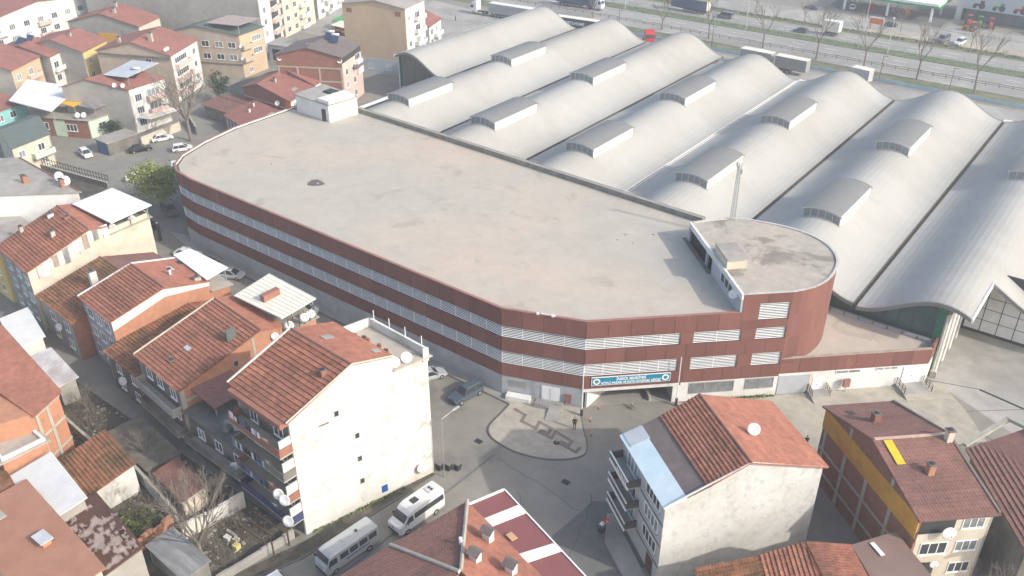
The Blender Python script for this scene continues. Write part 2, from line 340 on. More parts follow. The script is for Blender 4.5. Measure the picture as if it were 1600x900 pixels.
    def tank(s, a, t, ang=0):
        c = s.rp(a, t) + Vector((0, 0, .1)); ca, sa = math.cos(R(ang)), math.sin(R(ang)); ex = Vector((ca, sa, 0)); ey = Vector((-sa, ca, 0))
        pn = MB().slab([c, c + ex * 2.0, c + ex * 2.0 + ey * 1.7 + V(0, 0, 1.1), c + ey * 1.7 + V(0, 0, 1.1)], .08).build('solar_panel', solar, s.root)
        tk = MB().tube(c + ey * 2.0 + V(0, 0, 1.25) + ex * .1, c + ey * 2.0 + ex * 1.9 + V(0, 0, 1.25), .28, n=10).build('water_tank', sheet_white, pn, True)
        mb = MB(); 
        for q in (.2, 1.8): mb.bar(c + ey * 1.95 + ex * q, c + ey * 1.95 + ex * q + V(0, 0, 1.1), .06, .06, (1, 0, 0))
        mb.build('stand', metal_grey, pn)
def dish(p, r, face, mast, parent):
    p = Vector(p); f = Vector(face).normalized(); a = f.cross(Vector((0, 0, 1))).normalized(); b = a.cross(f); mb = MB(); rings = []
    c = p + Vector((0, 0, mast)) + f * .15
    for k, (rr, dd) in enumerate(((.04, 0), (.35, .02), (.7, .075), (1, .16))):
        rings.append([c + (a * math.cos(2 * math.pi * i / 18) + b * math.sin(2 * math.pi * i / 18)) * r * rr + f * dd * r * 1.2 for i in range(18)])
    back = [[q - f * .03 for q in rg] for rg in reversed(rings)]
    mb.loft(rings + back)
    d = mb.build('satellite_dish', dish_m, parent, True)
    MB().tube(p, p + Vector((0, 0, mast + .05)), .035, n=6).tube(p + Vector((0, 0, mast)), c, .03).tube(c - b * r * .8, c + f * r * .9, .018).tube(c + f * r * .85, c + f * r * 1.05, .05, n=6).build('feed_arm', metal_grey, d)
def canopy(parent, quad, z0, z1, m, th=.1, posts=(), postz=0, rib=None, name='canopy'):
    "sheet roof on posts; quad = plan corners, first two at z0, last two at z1"
    zs = (z0, z0, z1, z1); poly = [Vector((x, y, z)) for (x, y), z in zip(quad, zs)]
    c = MB().slab(poly, th).build(name, m, parent)
    if rib:
        u = poly[1] - poly[0]; v = poly[3] - poly[0]; n = u.cross(v).normalized(); n = n if n.z > 0 else -n; k = max(2, int(u.length / rib)); mb = MB()
        for i in range(k + 1):
            q = poly[0] + u * (i / k) * .995; v2 = lerp(poly[3], poly[2], i / k) - lerp(poly[0], poly[1], i / k)
            mb.par(q + n * .002, v2, u.normalized() * .07, n * .05)
        mb.build('sheet_ribs', m, c)
    for x, y in posts:
        MB().box(x - .06, x + .06, y - .06, y + .06, postz, min(z0, z1) - th).build('post', metal_grey, c)
    return c

# ---------------------------------------------------------------- ground, roads, pavements
def sheet(name, poly, z, m, kind='structure'):
    o = MB().add([(x, y, z) for x, y in poly], [tuple(range(len(poly)))]).build(name, m); o['kind'] = kind; return o
def rect(x0, y0, x1, y1): return [(x0, y0), (x1, y0), (x1, y1), (x0, y1)]
def raised(name, poly, z, m, kerb=None, kw_=.18):
    o = MB().prism(poly, -.05, z).build(name, m); o['kind'] = 'structure'
    if kerb:
        mb = MB(); pts = kerb
        for p, q in zip(pts, pts[1:]): mb.bar((p[0], p[1], (z + .02) / 2), (q[0], q[1], (z + .02) / 2), kw_, z + .02)
        mb.build('kerb', kerb_dark, o)
    return o
sheet('ground', rect(-900, -500, 700, 900), 0, asphalt)
sheet('road', rect(-700, 160.5, 500, 172.5), .008, road_grey)
sheet('road', rect(-700, 177.5, 500, 187.2), .008, road_grey)
sheet('verge', rect(-700, 149.4, 500, 155.6), .012, grass_m)
raised('pavement', rect(-700, 155.6, 500, 160.4), .12, slab_concrete)
raised('median', rect(-700, 172.6, 500, 177.4), .14, mat('median_grass', (.115, .16, .09), .95, .25, .5, (.15, .17, .10), .2, .7))
sheet('verge', rect(-700, 187.3, 500, 192), .012, grass_m)
sheet('service_road', rect(-700, 192.1, 500, 207), .006, slab_concrete)
sheet('yard', rect(-30, 192.4, 60, 197.5), .016, dirt_light)
# lane lines on the dual carriageway
for y in (164.6, 168.5, 180.8, 184.0):
    mb = MB()
    for x in range(-240, 160, 9): mb.box(x, x + 3.5, y - .08, y + .08, .012, .016)
    o = mb.build('lane_marking', sign_white); tag(o, kind='structure')
# forecourt in front of the hall slot, truck yard behind the hall
sheet('forecourt', [(31.9, 31.5), (80, 8), (80, 60), (31.9, 60)], .006, slab_concrete)
sheet('truck_yard', rect(-135, 123.9, 60, 146.2), .006, slab_concrete)
sheet('yard', [(-135, 66), (-97, 60), (-84, 60), (-84, 46), (-135, 46)], .006, asphalt_dark)
sheet('plaza', [(-170, 95), (-100, 95), (-100, 140), (-190, 150)], .008, slab_concrete)
# darker resurfaced strip, patches and manholes in the street
sheet('road_patch', [(9.5, -12.5), (15.5, -8), (19, -16), (13, -26), (8.5, -24)], .006, patch_asphalt)
sheet('road_patch', [(-19.5, -10.4), (-13.5, -13), (-12.9, -12.6), (-19.2, -9.8)], .006, concrete)
sheet('road_patch', [(-4.8, -40), (-4.5, -40), (-3.2, -13), (-3.5, -13)], .006, patch_asphalt)
for x, y in ((5.6, -11.8), (-6.2, -12.3), (6.5, -20.5)):
    g_ = MB().box(x - .45, x + .45, y - .35, y + .35, .004, .02).build('drain_grate', metal_dark); tag(g_, kind='structure')
# pavement island in front of the market, with kerb
isl = [(-7.41, -4.8), (-7.13, -6.97), (-6.96, -8.82), (-6.57, -9.97), (-5.59, -10.81), (-4.06, -11.19), (-1.97, -11.28), (-.08, -10.88), (1.73, -10.16), (3.29, -9.09), (4.4, -7.9), (4.8, -6.81), (4.5, -5.86), (3.8, -4.92), (2.28, -3.25), (.61, -1.26)]
isl = [(q.x, q.y) for q in (lambda pts: [.5 * ((2 * b) + (c - a) * t + (2 * a - 5 * b + 4 * c - e) * t * t + (3 * b - a - 3 * c + e) * t ** 3) for i in range(len(pts) - 1) for t in (0, .33, .66) for a, b, c, e in [(pts[max(0, i - 1)], pts[i], pts[i + 1], pts[min(len(pts) - 1, i + 2)])]] + [pts[-1]])([V(x, y, 0) for x, y in isl])]
pv = raised('pavement', isl + [(.1, -.1), (-9.4, -3.5)], .13, concrete, isl, .15)
street_pv = [(-9.4, -3.6), (-7.5, -4.75), (-20, -4.7), (-72, -4.2), (-80, -2.4), (-76, -1.2), (-70, -3)]
raised('pavement', street_pv, .12, slab_concrete, [(-7.5, -4.75), (-20, -4.7), (-72, -4.2)])
# meander of brown pavers on the island
mk = MB(); pth = [(-6.26, -5.19), (-4.67, -5.34), (-4.33, -6.5), (-2.22, -6.58), (-2.53, -5.36), (-.74, -5.48), (-.49, -6.46), (-1.45, -6.5), (-1.46, -6.9), (.22, -6.9), (-.03, -5.64), (2.4, -5.93), (2.61, -6.74), (1.61, -6.7), (1.6, -7.1), (3.87, -7.2), (3.8, -6.38)]
for i, ((x0, y0), (x1, y1)) in enumerate(zip(pth, pth[1:])):
    p, q = V(x0, y0, .133 + .004 * (i % 2)), V(x1, y1, .133 + .004 * (i % 2)); e_ = (q - p).normalized() * .2; mk.bar(p - e_, q + e_, .42, .012)
mk.build('meander_pavers', brickpath, pv)
# pavement under the right-hand facade and lane between houses
raised('pavement', [(8.6, 7.6), (33, 31.5), (37, 27.5), (40.5, 22.8), (30.5, 12.8), (25, 8.2), (21.5, 8.2), (15.2, 9.6), (11, 6.4)], .10, concrete, [(8.6, 7.6), (11, 6.4), (15.2, 9.6), (21.5, 8.2), (25, 8.2), (30.5, 12.8), (40.5, 22.8)])
sheet('yard', [(15.5, 9.2), (21.4, 7.9), (24.8, 7.9), (26, 5), (22.5, 1.5), (18, 5)], .012, slab_concrete)
raised('pavement', [(11.6, -13.2), (13.6, -16.8), (19, -20.6), (19.6, -18.4), (12.2, -12.8)], .12, slab_concrete, [(11.6, -13.2), (13.6, -16.8), (19, -20.6)])
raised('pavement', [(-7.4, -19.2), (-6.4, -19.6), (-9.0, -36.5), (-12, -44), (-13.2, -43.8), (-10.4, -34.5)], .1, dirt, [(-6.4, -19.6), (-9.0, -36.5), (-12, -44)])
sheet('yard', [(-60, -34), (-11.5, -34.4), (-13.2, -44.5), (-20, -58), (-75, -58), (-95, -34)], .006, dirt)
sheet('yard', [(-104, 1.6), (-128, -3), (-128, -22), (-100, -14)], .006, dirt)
sheet('lane', [(-31, -33), (-11, -34), (-11, -18), (-31, -16)], .010, asphalt_dark)

# ---------------------------------------------------------------- market and car park building
mk_root = thing('market_building', 'long red clad market and car park building with louvre bands and flat pale roof', 'market building', (0, 0, 0))
ROOF = 12.15; TOP = 12.45
F0 = V(0, 0, 0); eS = Vector((31.6, 30.1, 0)).normalized(); nS = Vector((eS.y, -eS.x, 0))
outline = [V(0, 0, 0), V(-9.5, -3.6, 0), V(-70, -3.0, 0), V(-74.2, -2.4, 0), V(-76.9, -.9, 0), V(-79.2, 2.0, 0), V(-81.2, 7.7, 0), V(-82.6, 15.2, 0), V(-82.6, 28, 0), V(-81.8, 34.8, 0)]
def seg_n(p, q):
    d = (q - p).normalized(); return d, Vector((-d.y, d.x, 0)) if True else None
REDS = ((2.9, 4.7), (6.5, 8.5), (10.1, TOP)); LOUV = ((4.7, 6.5), (8.5, 10.1))
def louvre(p, d, n, u0, u1, z0, z1, parent, ns=None):
    "recessed white louvre: dark backing, slats, mullions"
    b = MB().par(p + d * u0 + V(0, 0, z0) - n * .22, d * (u1 - u0), n * .05, V(0, 0, z1 - z0)).build('louvre_band', dark_in, parent)
    ns = ns or max(5, round((z1 - z0) / .23)); st = (z1 - z0) / ns
    for i in range(ns):
        o = p + d * u0 + V(0, 0, z0 + (i + .22) * st) - n * .06
        MB().par(o, d * (u1 - u0), n * -.05 + V(0, 0, .055), n * .01 + V(0, 0, .03)).build('slat', louvre_w, b)
    k = max(1, round((u1 - u0) / 2.45))
    for i in range(k + 1):
        o = p + d * (u0 + (u1 - u0 - .05) * i / k) + V(0, 0, z0) - n * .165; MB().par(o, d * .05, n * .06, V(0, 0, z1 - z0)).build('mullion', louvre_w, b)
def panels(p, d, n, u0, u1, z0, z1, parent, pw=2.45, th=.07, m=None):
    k = max(1, round((u1 - u0) / pw)); g = .018
    for i in range(k):
        a = u0 + (u1 - u0) * i / k; b = u0 + (u1 - u0) * (i + 1) / k
        MB().par(p + d * (a + g) + V(0, 0, z0 + .008) - n * .02 + n * random.uniform(-.004, .004), d * (b - a - 2 * g), n * th, V(0, 0, z1 - z0 - .016)).build('cladding_panel', m or clad, parent)
for p, q in zip(outline, outline[1:]):
    d = (q - p); L_ = d.length; d = d / L_; n = Vector((-d.y, d.x, 0))          # walking away from the corner the outside is on the left
    bk = MB().par(p - n * .55, d * L_, n * .30, V(0, 0, 12.2)).build('wall', dark_in, mk_root)
    MB().par(p - n * .24, d * L_, n * .22, V(0, 0, 2.9)).build('plinth_wall', base_wall, mk_root)
    for z0, z1 in REDS: panels(p, d, n, 0, L_, z0, z1, bk)
    for z0, z1 in LOUV: louvre(p, d, n, 0, L_, z0, z1, mk_root)
    MB().par(p - n * .30 + V(0, 0, TOP), d * L_, n * .37, V(0, 0, .05)).build('coping', coping_red, mk_root)
    MB().par(p - n * .30 + V(0, 0, ROOF), d * L_, n * .06, V(0, 0, TOP - ROOF)).build('parapet_lining', sheet_cream, mk_root)
# right-hand facade (u runs along eS from the corner)
p, d, n = F0, eS, nS
bk = MB().par(p + V(0, 0, 2.6) - n * .55, d * 18.3, n * .30, V(0, 0, 9.6)).par(p + d * 11.2 - n * .549, d * 32, n * .30, V(0, 0, 2.598)).par(p + d * 18.3 - n * .55 + V(0, 0, 2.6), d * 6, n * .3, V(0, 0, 12.1)).build('wall', dark_in, mk_root)
panels(p, d, n, 0, 24.1, 2.9, 4.7, bk); panels(p, d, n, 0, 24.1, 6.5, 8.5, bk); panels(p, d, n, 0, 18.2, 10.1, TOP, bk); panels(p, d, n, 18.2, 24.1, 10.1, 11.25, bk); panels(p, d, n, 18.2, 24.1, 13.5, 14.85, bk)
for u0, u1 in ((11.2, 12.8), (18.5, 20.3), (23.9, 24.1)): panels(p, d, n, u0, u1, 4.7, 6.5, bk, 1.6); panels(p, d, n, u0, u1, 8.5, 10.1, bk, 1.6)
panels(p, d, n, 18.2, 20.3, 11.25, 13.5, bk); panels(p, d, n, 23.9, 24.1, 11.25, 13.5, bk)
for u0, u1 in ((0, 11.2), (12.8, 18.5), (20.3, 23.9)): louvre(p, d, n, u0, u1, 4.7, 6.5, mk_root); louvre(p, d, n, u0, u1, 8.5, 10.1, mk_root)
louvre(p, d, n, 20.3, 23.9, 11.25, 13.5, mk_root)
MB().par(p - n * .30 + V(0, 0, TOP), d * 18.2, n * .37, V(0, 0, .05)).build('coping', coping_red, mk_root)
# ground floor of the right-hand facade: garage, shop windows, doors
MB().par(p + V(0, 0, 2.45) - n * .24, d * 11.6, n * .30, V(0, 0, .45)).build('garage_beam', white_wall, mk_root)
MB().par(p + d * 11.0 - n * .24, d * .9, n * .22, V(0, 0, 2.45)).build('pier', white_wall, mk_root)
MB().par(V(.05, .35, 0), V(.3, 0, 0), V(0, 7, 0), V(0, 0, 2.44)).build('garage_side_wall', white_wall, mk_root)
MB().par(p + d * 11.0 - n * 9.0, d * .3, n * 8.7, V(0, 0, 2.6)).build('garage_side_wall', grey_wall, mk_root)
MB().add([p + d * .4 - n * .3 + V(0, 0, .01), p + d * 11 - n * .3 + V(0, 0, .01), p + d * 11 - n * 20 + V(0, 0, .01), p + d * .4 - n * 20 + V(0, 0, .01)], [(0, 1, 2, 3)]).build('garage_floor', slab_concrete, mk_root)
MB().par(p + d * 8.3 - n * 7.5, d * .3, n * 7.0, V(0, 0, .55)).build('ramp_wall', grey_wall, mk_root)
MB().par(p + d * -1 - n * 20.3, d * 14, n * .2, V(0, 0, 2.6)).build('garage_back_wall', dark_in, mk_root)
MB().par(p + d * .4 - n * 20 + V(0, 0, 2.62), d * 10.6, n * 19.4, V(0, 0, .15)).build('garage_ceiling', dark_in, mk_root)
MB().par(p + d * 11.9 - n * .24, d * 31.4, n * .22, V(0, 0, 3.2)).build('plinth_wall', white_wall, mk_root)
def fwin(u0, u1, z0, z1, k, m=None):
    o = p + d * u0 + V(0, 0, z0); fr = MB(); b = .08; fr.par(o, d * (u1 - u0), n * .06, V(0, 0, b)); fr.par(o + V(0, 0, z1 - z0 - b), d * (u1 - u0), n * .06, V(0, 0, b))
    for i in range(k + 1): fr.par(o + d * ((u1 - u0 - b) * i / k) + V(0, 0, b), d * b, n * .055, V(0, 0, z1 - z0 - 2 * b))
    f = fr.build('window', m or metal_grey, mk_root); MB().par(o + V(0, 0, b), d * (u1 - u0), n * .02, V(0, 0, z1 - z0 - 2 * b)).build('pane', glass_pale, f)
fwin(13.0, 18.6, 1.1, 2.7, 3); fwin(20.0, 23.6, 1.2, 2.75, 2); fwin(31.4, 34.6, 2.55, 3.1, 2, pvc); fwin(36.6, 39.4, 2.65, 3.15, 3, pvc)
def fdoor(u0, wd, h, m, z=.1):
    o = p + d * u0 + V(0, 0, z); dr = MB().par(o, d * wd, n * .07, V(0, 0, h)).build('door', m, mk_root); MB().par(o + d * wd * .48 + n * .07 + V(0, 0, 1), d * .06, n * .05, V(0, 0, .2)).build('handle', metal_dark, dr)
fdoor(28.6, 1.3, 2.2, sign_white); fdoor(40.2, 2.4, 2.4, sign_white, .5)
MB().par(p + d * 24.2 + V(0, 0, .12) + n * .003, d * 3.9, n * .05, V(0, 0, 2.7)).build('wall_panel', blue_grey, mk_root)
MB().par(p + d * 28.15 + V(0, 0, .12) + n * .003, d * .4, n * .03, V(0, 0, 2.8)).build('wall_panel', cream_wall, mk_root)
bx_ = MB().par(p + d * 32.4 + n * .4 + V(0, 0, .95), d * .8, n * .35, V(0, 0, 1.1)).build('meter_box', coping_red, mk_root); MB().par(p + d * 32.75 + n * .5, d * .1, n * .1, V(0, 0, .94)).build('leg', metal_grey, bx_)
# chamfer: shuttered window, double door, fire cabinet
cp, cd_ = outline[0], (outline[1] - outline[0]).normalized(); cn = Vector((-cd_.y, cd_.x, 0))
MB().par(cp + cd_ * 7.0 + V(0, 0, 1.5) - cn * .01, cd_ * 2.2, cn * .05, V(0, 0, .9)).build('window', metal_grey, mk_root)
dd = MB().par(cp + cd_ * 2.9 + V(0, 0, .15) - cn * .01, cd_ * 2.2, cn * .06, V(0, 0, 2.2)).build('door', sign_white, mk_root); MB().par(cp + cd_ * 4.0 + V(0, 0, .3) + cn * .05, cd_ * .05, cn * .02, V(0, 0, 1.9)).build('door_split', metal_grey, dd)
MB().par(cp + cd_ * 1.4 + V(0, 0, .5) - cn * .01, cd_ * .8, cn * .18, V(0, 0, 1.3)).build('fire_cabinet', coping_red, mk_root)
# roof slab
roof_poly = [(q.x, q.y) for q in outline]; roof_poly = [(F0.x, F0.y)] + roof_poly[1:] + [(-2.5, 31.5), (-.3, 25.4), (13.2, 12.5)]
roof_poly = [(x * .9985 - .04, y * .997 + .06) for x, y in roof_poly]
MB().prism(roof_poly, ROOF - .25, ROOF).build('roof_deck', roof_conc, mk_root)
st_ = []
for i in range(26):
    a = 2 * math.pi * i / 26; r = 1.0 + .16 * math.sin(3 * a + .5) + random.uniform(-.07, .07); st_.append((-54.1 + math.cos(a) * 1.35 * r, 8.0 + math.sin(a) * 1.1 * r))
wet = MB().prism(st_, ROOF + .001, ROOF + .006).build('damp_patch', mat('damp_concrete', (.13, .115, .10), .6, .2, 1.5), mk_root)
MB().tube((-53.7, 8.1, ROOF + .007), (-53.7, 8.1, ROOF + .03), .16, .13, 10).build('drain_cover', sheet_grey, wet)
for i in range(14):                                   # scattered debris on the deck
    x, y = random.uniform(-70, -4), random.uniform(2, 30); pts = [(x + random.uniform(-.2, .2), y + random.uniform(-.12, .12)) for _ in range(4)]
    c_ = (sum(q[0] for q in pts) / 4, sum(q[1] for q in pts) / 4); pts.sort(key=lambda q: math.atan2(q[1] - c_[1], q[0] - c_[0]))
    MB().prism(pts, ROOF + .001, ROOF + random.uniform(.03, .08)).build('debris', roof_dark if i % 3 else frame_conc, mk_root)
# back parapet with dark bitumen coping
b0, b1 = V(-71.5, 33.9, 0), V(-1.2, 31.0, 0); bd = (b1 - b0).normalized(); bn = Vector((-bd.y, bd.x, 0))
MB().par(b0 + V(0, 0, ROOF - 3), b1 - b0, bn * .8, V(0, 0, 3.75)).build('parapet', parapet_dark, mk_root)
MB().par(b0 - bn * .08 + V(0, 0, ROOF + .753), b1 - b0, bn * .5, V(0, 0, .08)).build('coping', mat('parapet_cap', (.30, .285, .255), .9, .12, 1), mk_root)
# stair house on the far corner of the roof
hq = [(-80.6, 27.6), (-71.6, 27.2), (-70.9, 33.4), (-80.6, 34.4)]
hut = MB().prism(hq, ROOF + .002, 15.2).build('stair_house', white_wall, mk_root)
MB().prism([(-80.8, 27.4), (-71.4, 27.0), (-70.7, 33.6), (-80.8, 34.6)], 15.2, 15.42).build('stair_roof', roof_grey, hut)
MB().prism([(-74.4, 27.3), (-71.4, 27.2), (-70.9, 33.0), (-74.0, 33.3)], 15.43, 16.0).build('lift_block', white_wall, hut)
MB().box(-77.2, -74.6, 31.2, 33.0, 15.43, 15.75).build('roof_vent', dark_in, hut)
MB().box(-73.3, -72.5, 27.0, 27.25, ROOF + .01, 14.3).build('door', metal_dark, hut)
# D-shaped ramp tower
TT = 14.9
tw = [V(13.2, 12.57, 0), V(17.45, 16.62, 0)]
cv = [V(17.45, 16.62, 0), V(18.9, 19.0, 0), V(19.6, 22.0, 0), V(19.3, 25.4, 0), V(18.2, 28.2, 0), V(16.2, 30.4, 0), V(13.6, 31.6, 0), V(10.6, 31.9, 0), V(7.4, 31.4, 0), V(3.6, 30.0, 0), V(-.3, 25.6, 0)]
def smooth_poly(pts, k=4):
    o = []
    for i in range(len(pts) - 1):
        a, b, c, e = pts[max(0, i - 1)], pts[i], pts[i + 1], pts[min(len(pts) - 1, i + 2)]
        for j in range(k):
            t = j / k; o.append(.5 * ((2 * b) + (c - a) * t + (2 * a - 5 * b + 4 * c - e) * t * t + (3 * b - a - 3 * c + e) * t ** 3))
    return o + [pts[-1]]
cvs = smooth_poly(cv, 4)
ctr = V(9, 22, 0)
twp = [V(-.3, 25.6, 0), V(13.2, 12.57, 0)] + cvs[:-1]
deck = MB().prism([(q.x, q.y) for q in twp], TT - .45, TT - .15).build('tower_deck', tower_conc, mk_root)
cw = MB().prism([(lerp(q.x, ctr.x, .04), lerp(q.y, ctr.y, .04)) for q in cvs], 0, TT - .46).build('tower_wall', dark_in, mk_root)
for i, (a, b) in enumerate(zip(cvs, cvs[1:])):
    d_ = b - a; n_ = Vector((d_.y, -d_.x, 0)).normalized()
    zz = (4.9, 8.5, 11.7, TT - .06) if i < 36 else (9, TT - .06)
    for z0, z1 in zip(zz, zz[1:]):
        MB().add([a + V(0, 0, z0 + .006) + n_ * .02, b + V(0, 0, z0 + .006) + n_ * .02, b + V(0, 0, z1 - .006) + n_ * .02, a + V(0, 0, z1 - .006) + n_ * .02,
                  a + V(0, 0, z0 + .006) - n_ * .06, b + V(0, 0, z0 + .006) - n_ * .06, b + V(0, 0, z1 - .006) - n_ * .06, a + V(0, 0, z1 - .006) - n_ * .06],
                 [(0, 1, 2, 3), (7, 6, 5, 4), (0, 4, 5, 1), (1, 5, 6, 2), (2, 6, 7, 3), (3, 7, 4, 0)]).build('cladding_panel', clad, cw)
rimo = [q + (q - ctr).normalized() * .1 for q in twp[1:]] + [twp[0]]; rimi = [q - (q - ctr).normalized() * .22 for q in twp[1:]] + [twp[0] + V(.3, -.1, 0)]
mb = MB(); nn = len(rimo); mb.add([V(q.x, q.y, TT) for q in rimo] + [V(q.x, q.y, TT) for q in rimi] + [V(q.x, q.y, TT - .06) for q in rimo] + [V(q.x, q.y, TT - .5) for q in rimi],
       [(i, i + 1, nn + i + 1, nn + i) for i in range(nn - 1)] + [(i, 2 * nn + i, 2 * nn + i + 1, i + 1) for i in range(nn - 1)] + [(nn + i, nn + i + 1, 3 * nn + i + 1, 3 * nn + i) for i in range(nn - 1)])
mb.build('parapet', mat('worn_rim', (.50, .49, .46), .8, .12, 1.5, (.38, .36, .33), .4, .6), mk_root)
# open side of the tower towards the deck
i0, i1 = V(-.3, 25.6, 0), V(13.2, 12.57, 0); id_ = (i1 - i0).normalized(); in_ = Vector((id_.y, -id_.x, 0)) * 1.0
L_ = (i1 - i0).length
in_ = in_ if in_.dot(V(-1, -1, 0)) > 0 else -in_
MB().par(i0 + V(0, 0, TT - .75), i1 - i0, in_ * .3, V(0, 0, .72)).build('tower_beam', white_wall, mk_root)
MB().par(i0 + V(0, 0, ROOF), id_ * .5, in_ * .28, V(0, 0, TT - .76 - ROOF)).build('pier', blue_grey, mk_root)
MB().par(i0 + id_ * 6.8 + V(0, 0, ROOF), id_ * .4, in_ * .28, V(0, 0, TT - .76 - ROOF)).build('pier', blue_grey, mk_root)
MB().par(i0 + id_ * 9.0 + V(0, 0, ROOF), id_ * (L_ - 9.0), in_ * .28, V(0, 0, TT - .76 - ROOF)).build('tower_side_wall', blue_grey, mk_root)
MB().par(i0 + id_ * -.6 + V(0, 0, ROOF + .002) + in_ * .3, id_ * 9.8, in_ * .5, V(0, 0, .12)).build('kerb', kerb_dark, mk_root)
MB().par(i0 - in_ * 5 + V(0, 0, ROOF + .002), id_ * 9, in_ * .2, V(0, 0, 2.1)).build('tower_back_wall', drab_wall, mk_root)
f_ = MB()
for k in range(4): f_.par(i0 + id_ * (12.2 + k * 1.25) + in_ * .28 + V(0, 0, ROOF + 1.0), id_ * .1, in_ * .06, V(0, 0, 1.0))
f_ = f_.build('window', pvc, mk_root); MB().par(i0 + id_ * 12.25 + in_ * .281 + V(0, 0, ROOF + 1.0), id_ * 3.8, in_ * .02, V(0, 0, 1.0)).build('pane', glass, f_)
for hh in (.35, .65, .95): MB().par(i0 - in_ * 2.2 + id_ * .3 + V(0, 0, ROOF + hh), id_ * 4.5, in_ * .06, V(0, 0, .08)).build('rail', metal_dark, mk_root)
dish(i0 + id_ * 16.9 + in_ * .5 + V(0, 0, ROOF + 1.2), .55, (.1, -.9, .35), .5, mk_root)
bq = [(6.0, 19.6), (8.9, 16.8), (10.6, 18.6), (7.8, 21.2)]
mh = MB().prism(bq, TT - .15, TT + 1.1).build('motor_room', cream_wall, mk_root); MB().prism([(lerp(7.9, x, 1.1), lerp(19.2, y, 1.1)) for x, y in bq], TT + 1.1, TT + 1.28).build('motor_room_roof', roof_grey, mh)
# lattice mast on the tower rim
mt = thing('lattice_mast', 'slim white lattice antenna mast on the rim of the round tower', 'mast', (3.6, 29.6, TT - .1))
base = V(3.6, 29.6, TT - .1); cs = [V(math.cos(a) * .38, math.sin(a) * .38, 0) for a in (0, 2.094, 4.189)]
for c in cs: MB().tube(base + c, base + c * .6 + V(0, 0, 8.0), .045, n=5).build('leg', metal_grey, mt)
lat = MB()
for k in range(13):
    z0, z1 = k * .6, (k + 1) * .6; f0, f1 = 1 - .4 * z0 / 8, 1 - .4 * z1 / 8
    for i in range(3): lat.tube(base + cs[i] * f0 + V(0, 0, z0), base + cs[(i + 1) % 3] * f1 + V(0, 0, z1), .02, n=4).tube(base + cs[i] * f0 + V(0, 0, z0), base + cs[(i + 1) % 3] * f0 + V(0, 0, z0), .02, n=4)
lat.build('lattice', metal_grey, mt)
for k, (z, a) in enumerate(((6.6, 0.4), (7.2, 2.4), (7.7, 4.3))): MB().box(base.x + math.cos(a) * .4 - .12, base.x + math.cos(a) * .4 + .12, base.y + math.sin(a) * .4 - .12, base.y + math.sin(a) * .4 + .12, base.z + z, base.z + z + .6).build('antenna', sheet_grey, mt)
# low annex with the triangular terrace
anx = thing('market_annex', 'low wedge shaped red annex with beige terrace beside the green hall wall', 'annex', (25, 25, 0))
a0, a1 = F0 + eS * 24.1, F0 + eS * 43.3
MB().prism([(a0.x, a0.y), (a1.x, a1.y), (31.0, 32.2), (17.5, 32.2), (17.9, 22)], 4.4, 4.75).build('terrace_deck', roof_conc, anx)
k0 = MB().par(a0 - nS * .30 + V(0, 0, 3.2), a1 - a0, nS * .25, V(0, 0, 2.1)).build('parapet', drab_wall, anx)
panels(F0, eS, nS, 24.1, 43.3, 3.2, 5.35, k0)
panels(F0, eS, nS, 24.1, 25.6, 4.7, 5.3, k0)
MB().par(a0 - nS * .36 + V(0, 0, 5.36), a1 - a0, nS * .44, V(0, 0, .05)).build('coping', mat('worn_coping', (.36, .29, .24), .9, .2, 1), anx)
e_ = a1 - nS * .02; MB().par(V(a1.x - .25, a1.y + .25, 3.2), V(.25, 0, 0), V(0, 2.2, 0), V(0, 0, 2.45)).build('parapet', clad, anx)
MB().par(V(a1.x - .25, a1.y + .2, 0), V(.2, 0, 0), V(0, 2.2, 0), V(0, 0, 3.2)).build('wall', white_wall, anx)
MB().box(17.6, 30.9, 32.0, 32.3, 4.76, 5.25).build('back_kerb', parapet_dark, anx)
for i in range(7): MB().box(18 + i * 1.85, 19.6 + i * 1.85, 31.85, 31.99, 4.77, 5.2).build('wall_panel', base_wall, anx)
# ramps with railings in front of the white doors
def stoop(name, label, u, wd, dep, h, flip=1):
    o = p + d * u + n * .08; r = thing(name, label, 'ramp', (o.x, o.y, 0), 'railed concrete landings along the market wall')
    MB().par(o + V(0, 0, .1), d * wd, n * dep, V(0, 0, h)).build('landing', slab_concrete, r)
    for q in (0.02, wd - .08):
        mb = MB()
        for j in range(4): mb.par(o + d * q + n * (dep - .1) * j / 3 + V(0, 0, h + .1), d * .06, n * .06, V(0, 0, .95))
        for z in (.3, .6, .92): mb.par(o + d * q + V(0, 0, h + .1 + z), d * .05, n * dep, V(0, 0, .05))
        mb.build('railing', metal_dark, r)
    for j in range(3): MB().par(o + n * (dep + .28 * j) + V(0, 0, .1), d * wd, n * .28, V(0, 0, h * (.75 - .25 * j))).build('step', frame_conc, r)
stoop('door_landing', 'small railed landing below the narrow white door of the market wall', 28.1, 2.4, 1.5, .35)
stoop('door_landing', 'wide railed landing below the double white door at the wall end', 39.6, 3.6, 2.2, .4)
o = cp + cd_ * 2.3 + cn * .05; r_ = thing('door_ramp', 'railed concrete door ramp on the paved island corner', 'ramp', (o.x, o.y, 0))
MB().par(o + V(0, 0, .13), cd_ * 3.4, cn * 1.6, V(0, 0, .3)).build('landing', slab_concrete, r_); MB().add([o + cn * 1.6 + V(0, 0, .43), o + cd_ * 1.5 + cn * 1.6 + V(0, 0, .43), o + cd_ * 1.5 + cn * 3.8 + V(0, 0, .14), o + cn * 3.8 + V(0, 0, .14)], [(0, 1, 2, 3)]).build('ramp_slope', slab_concrete, r_)
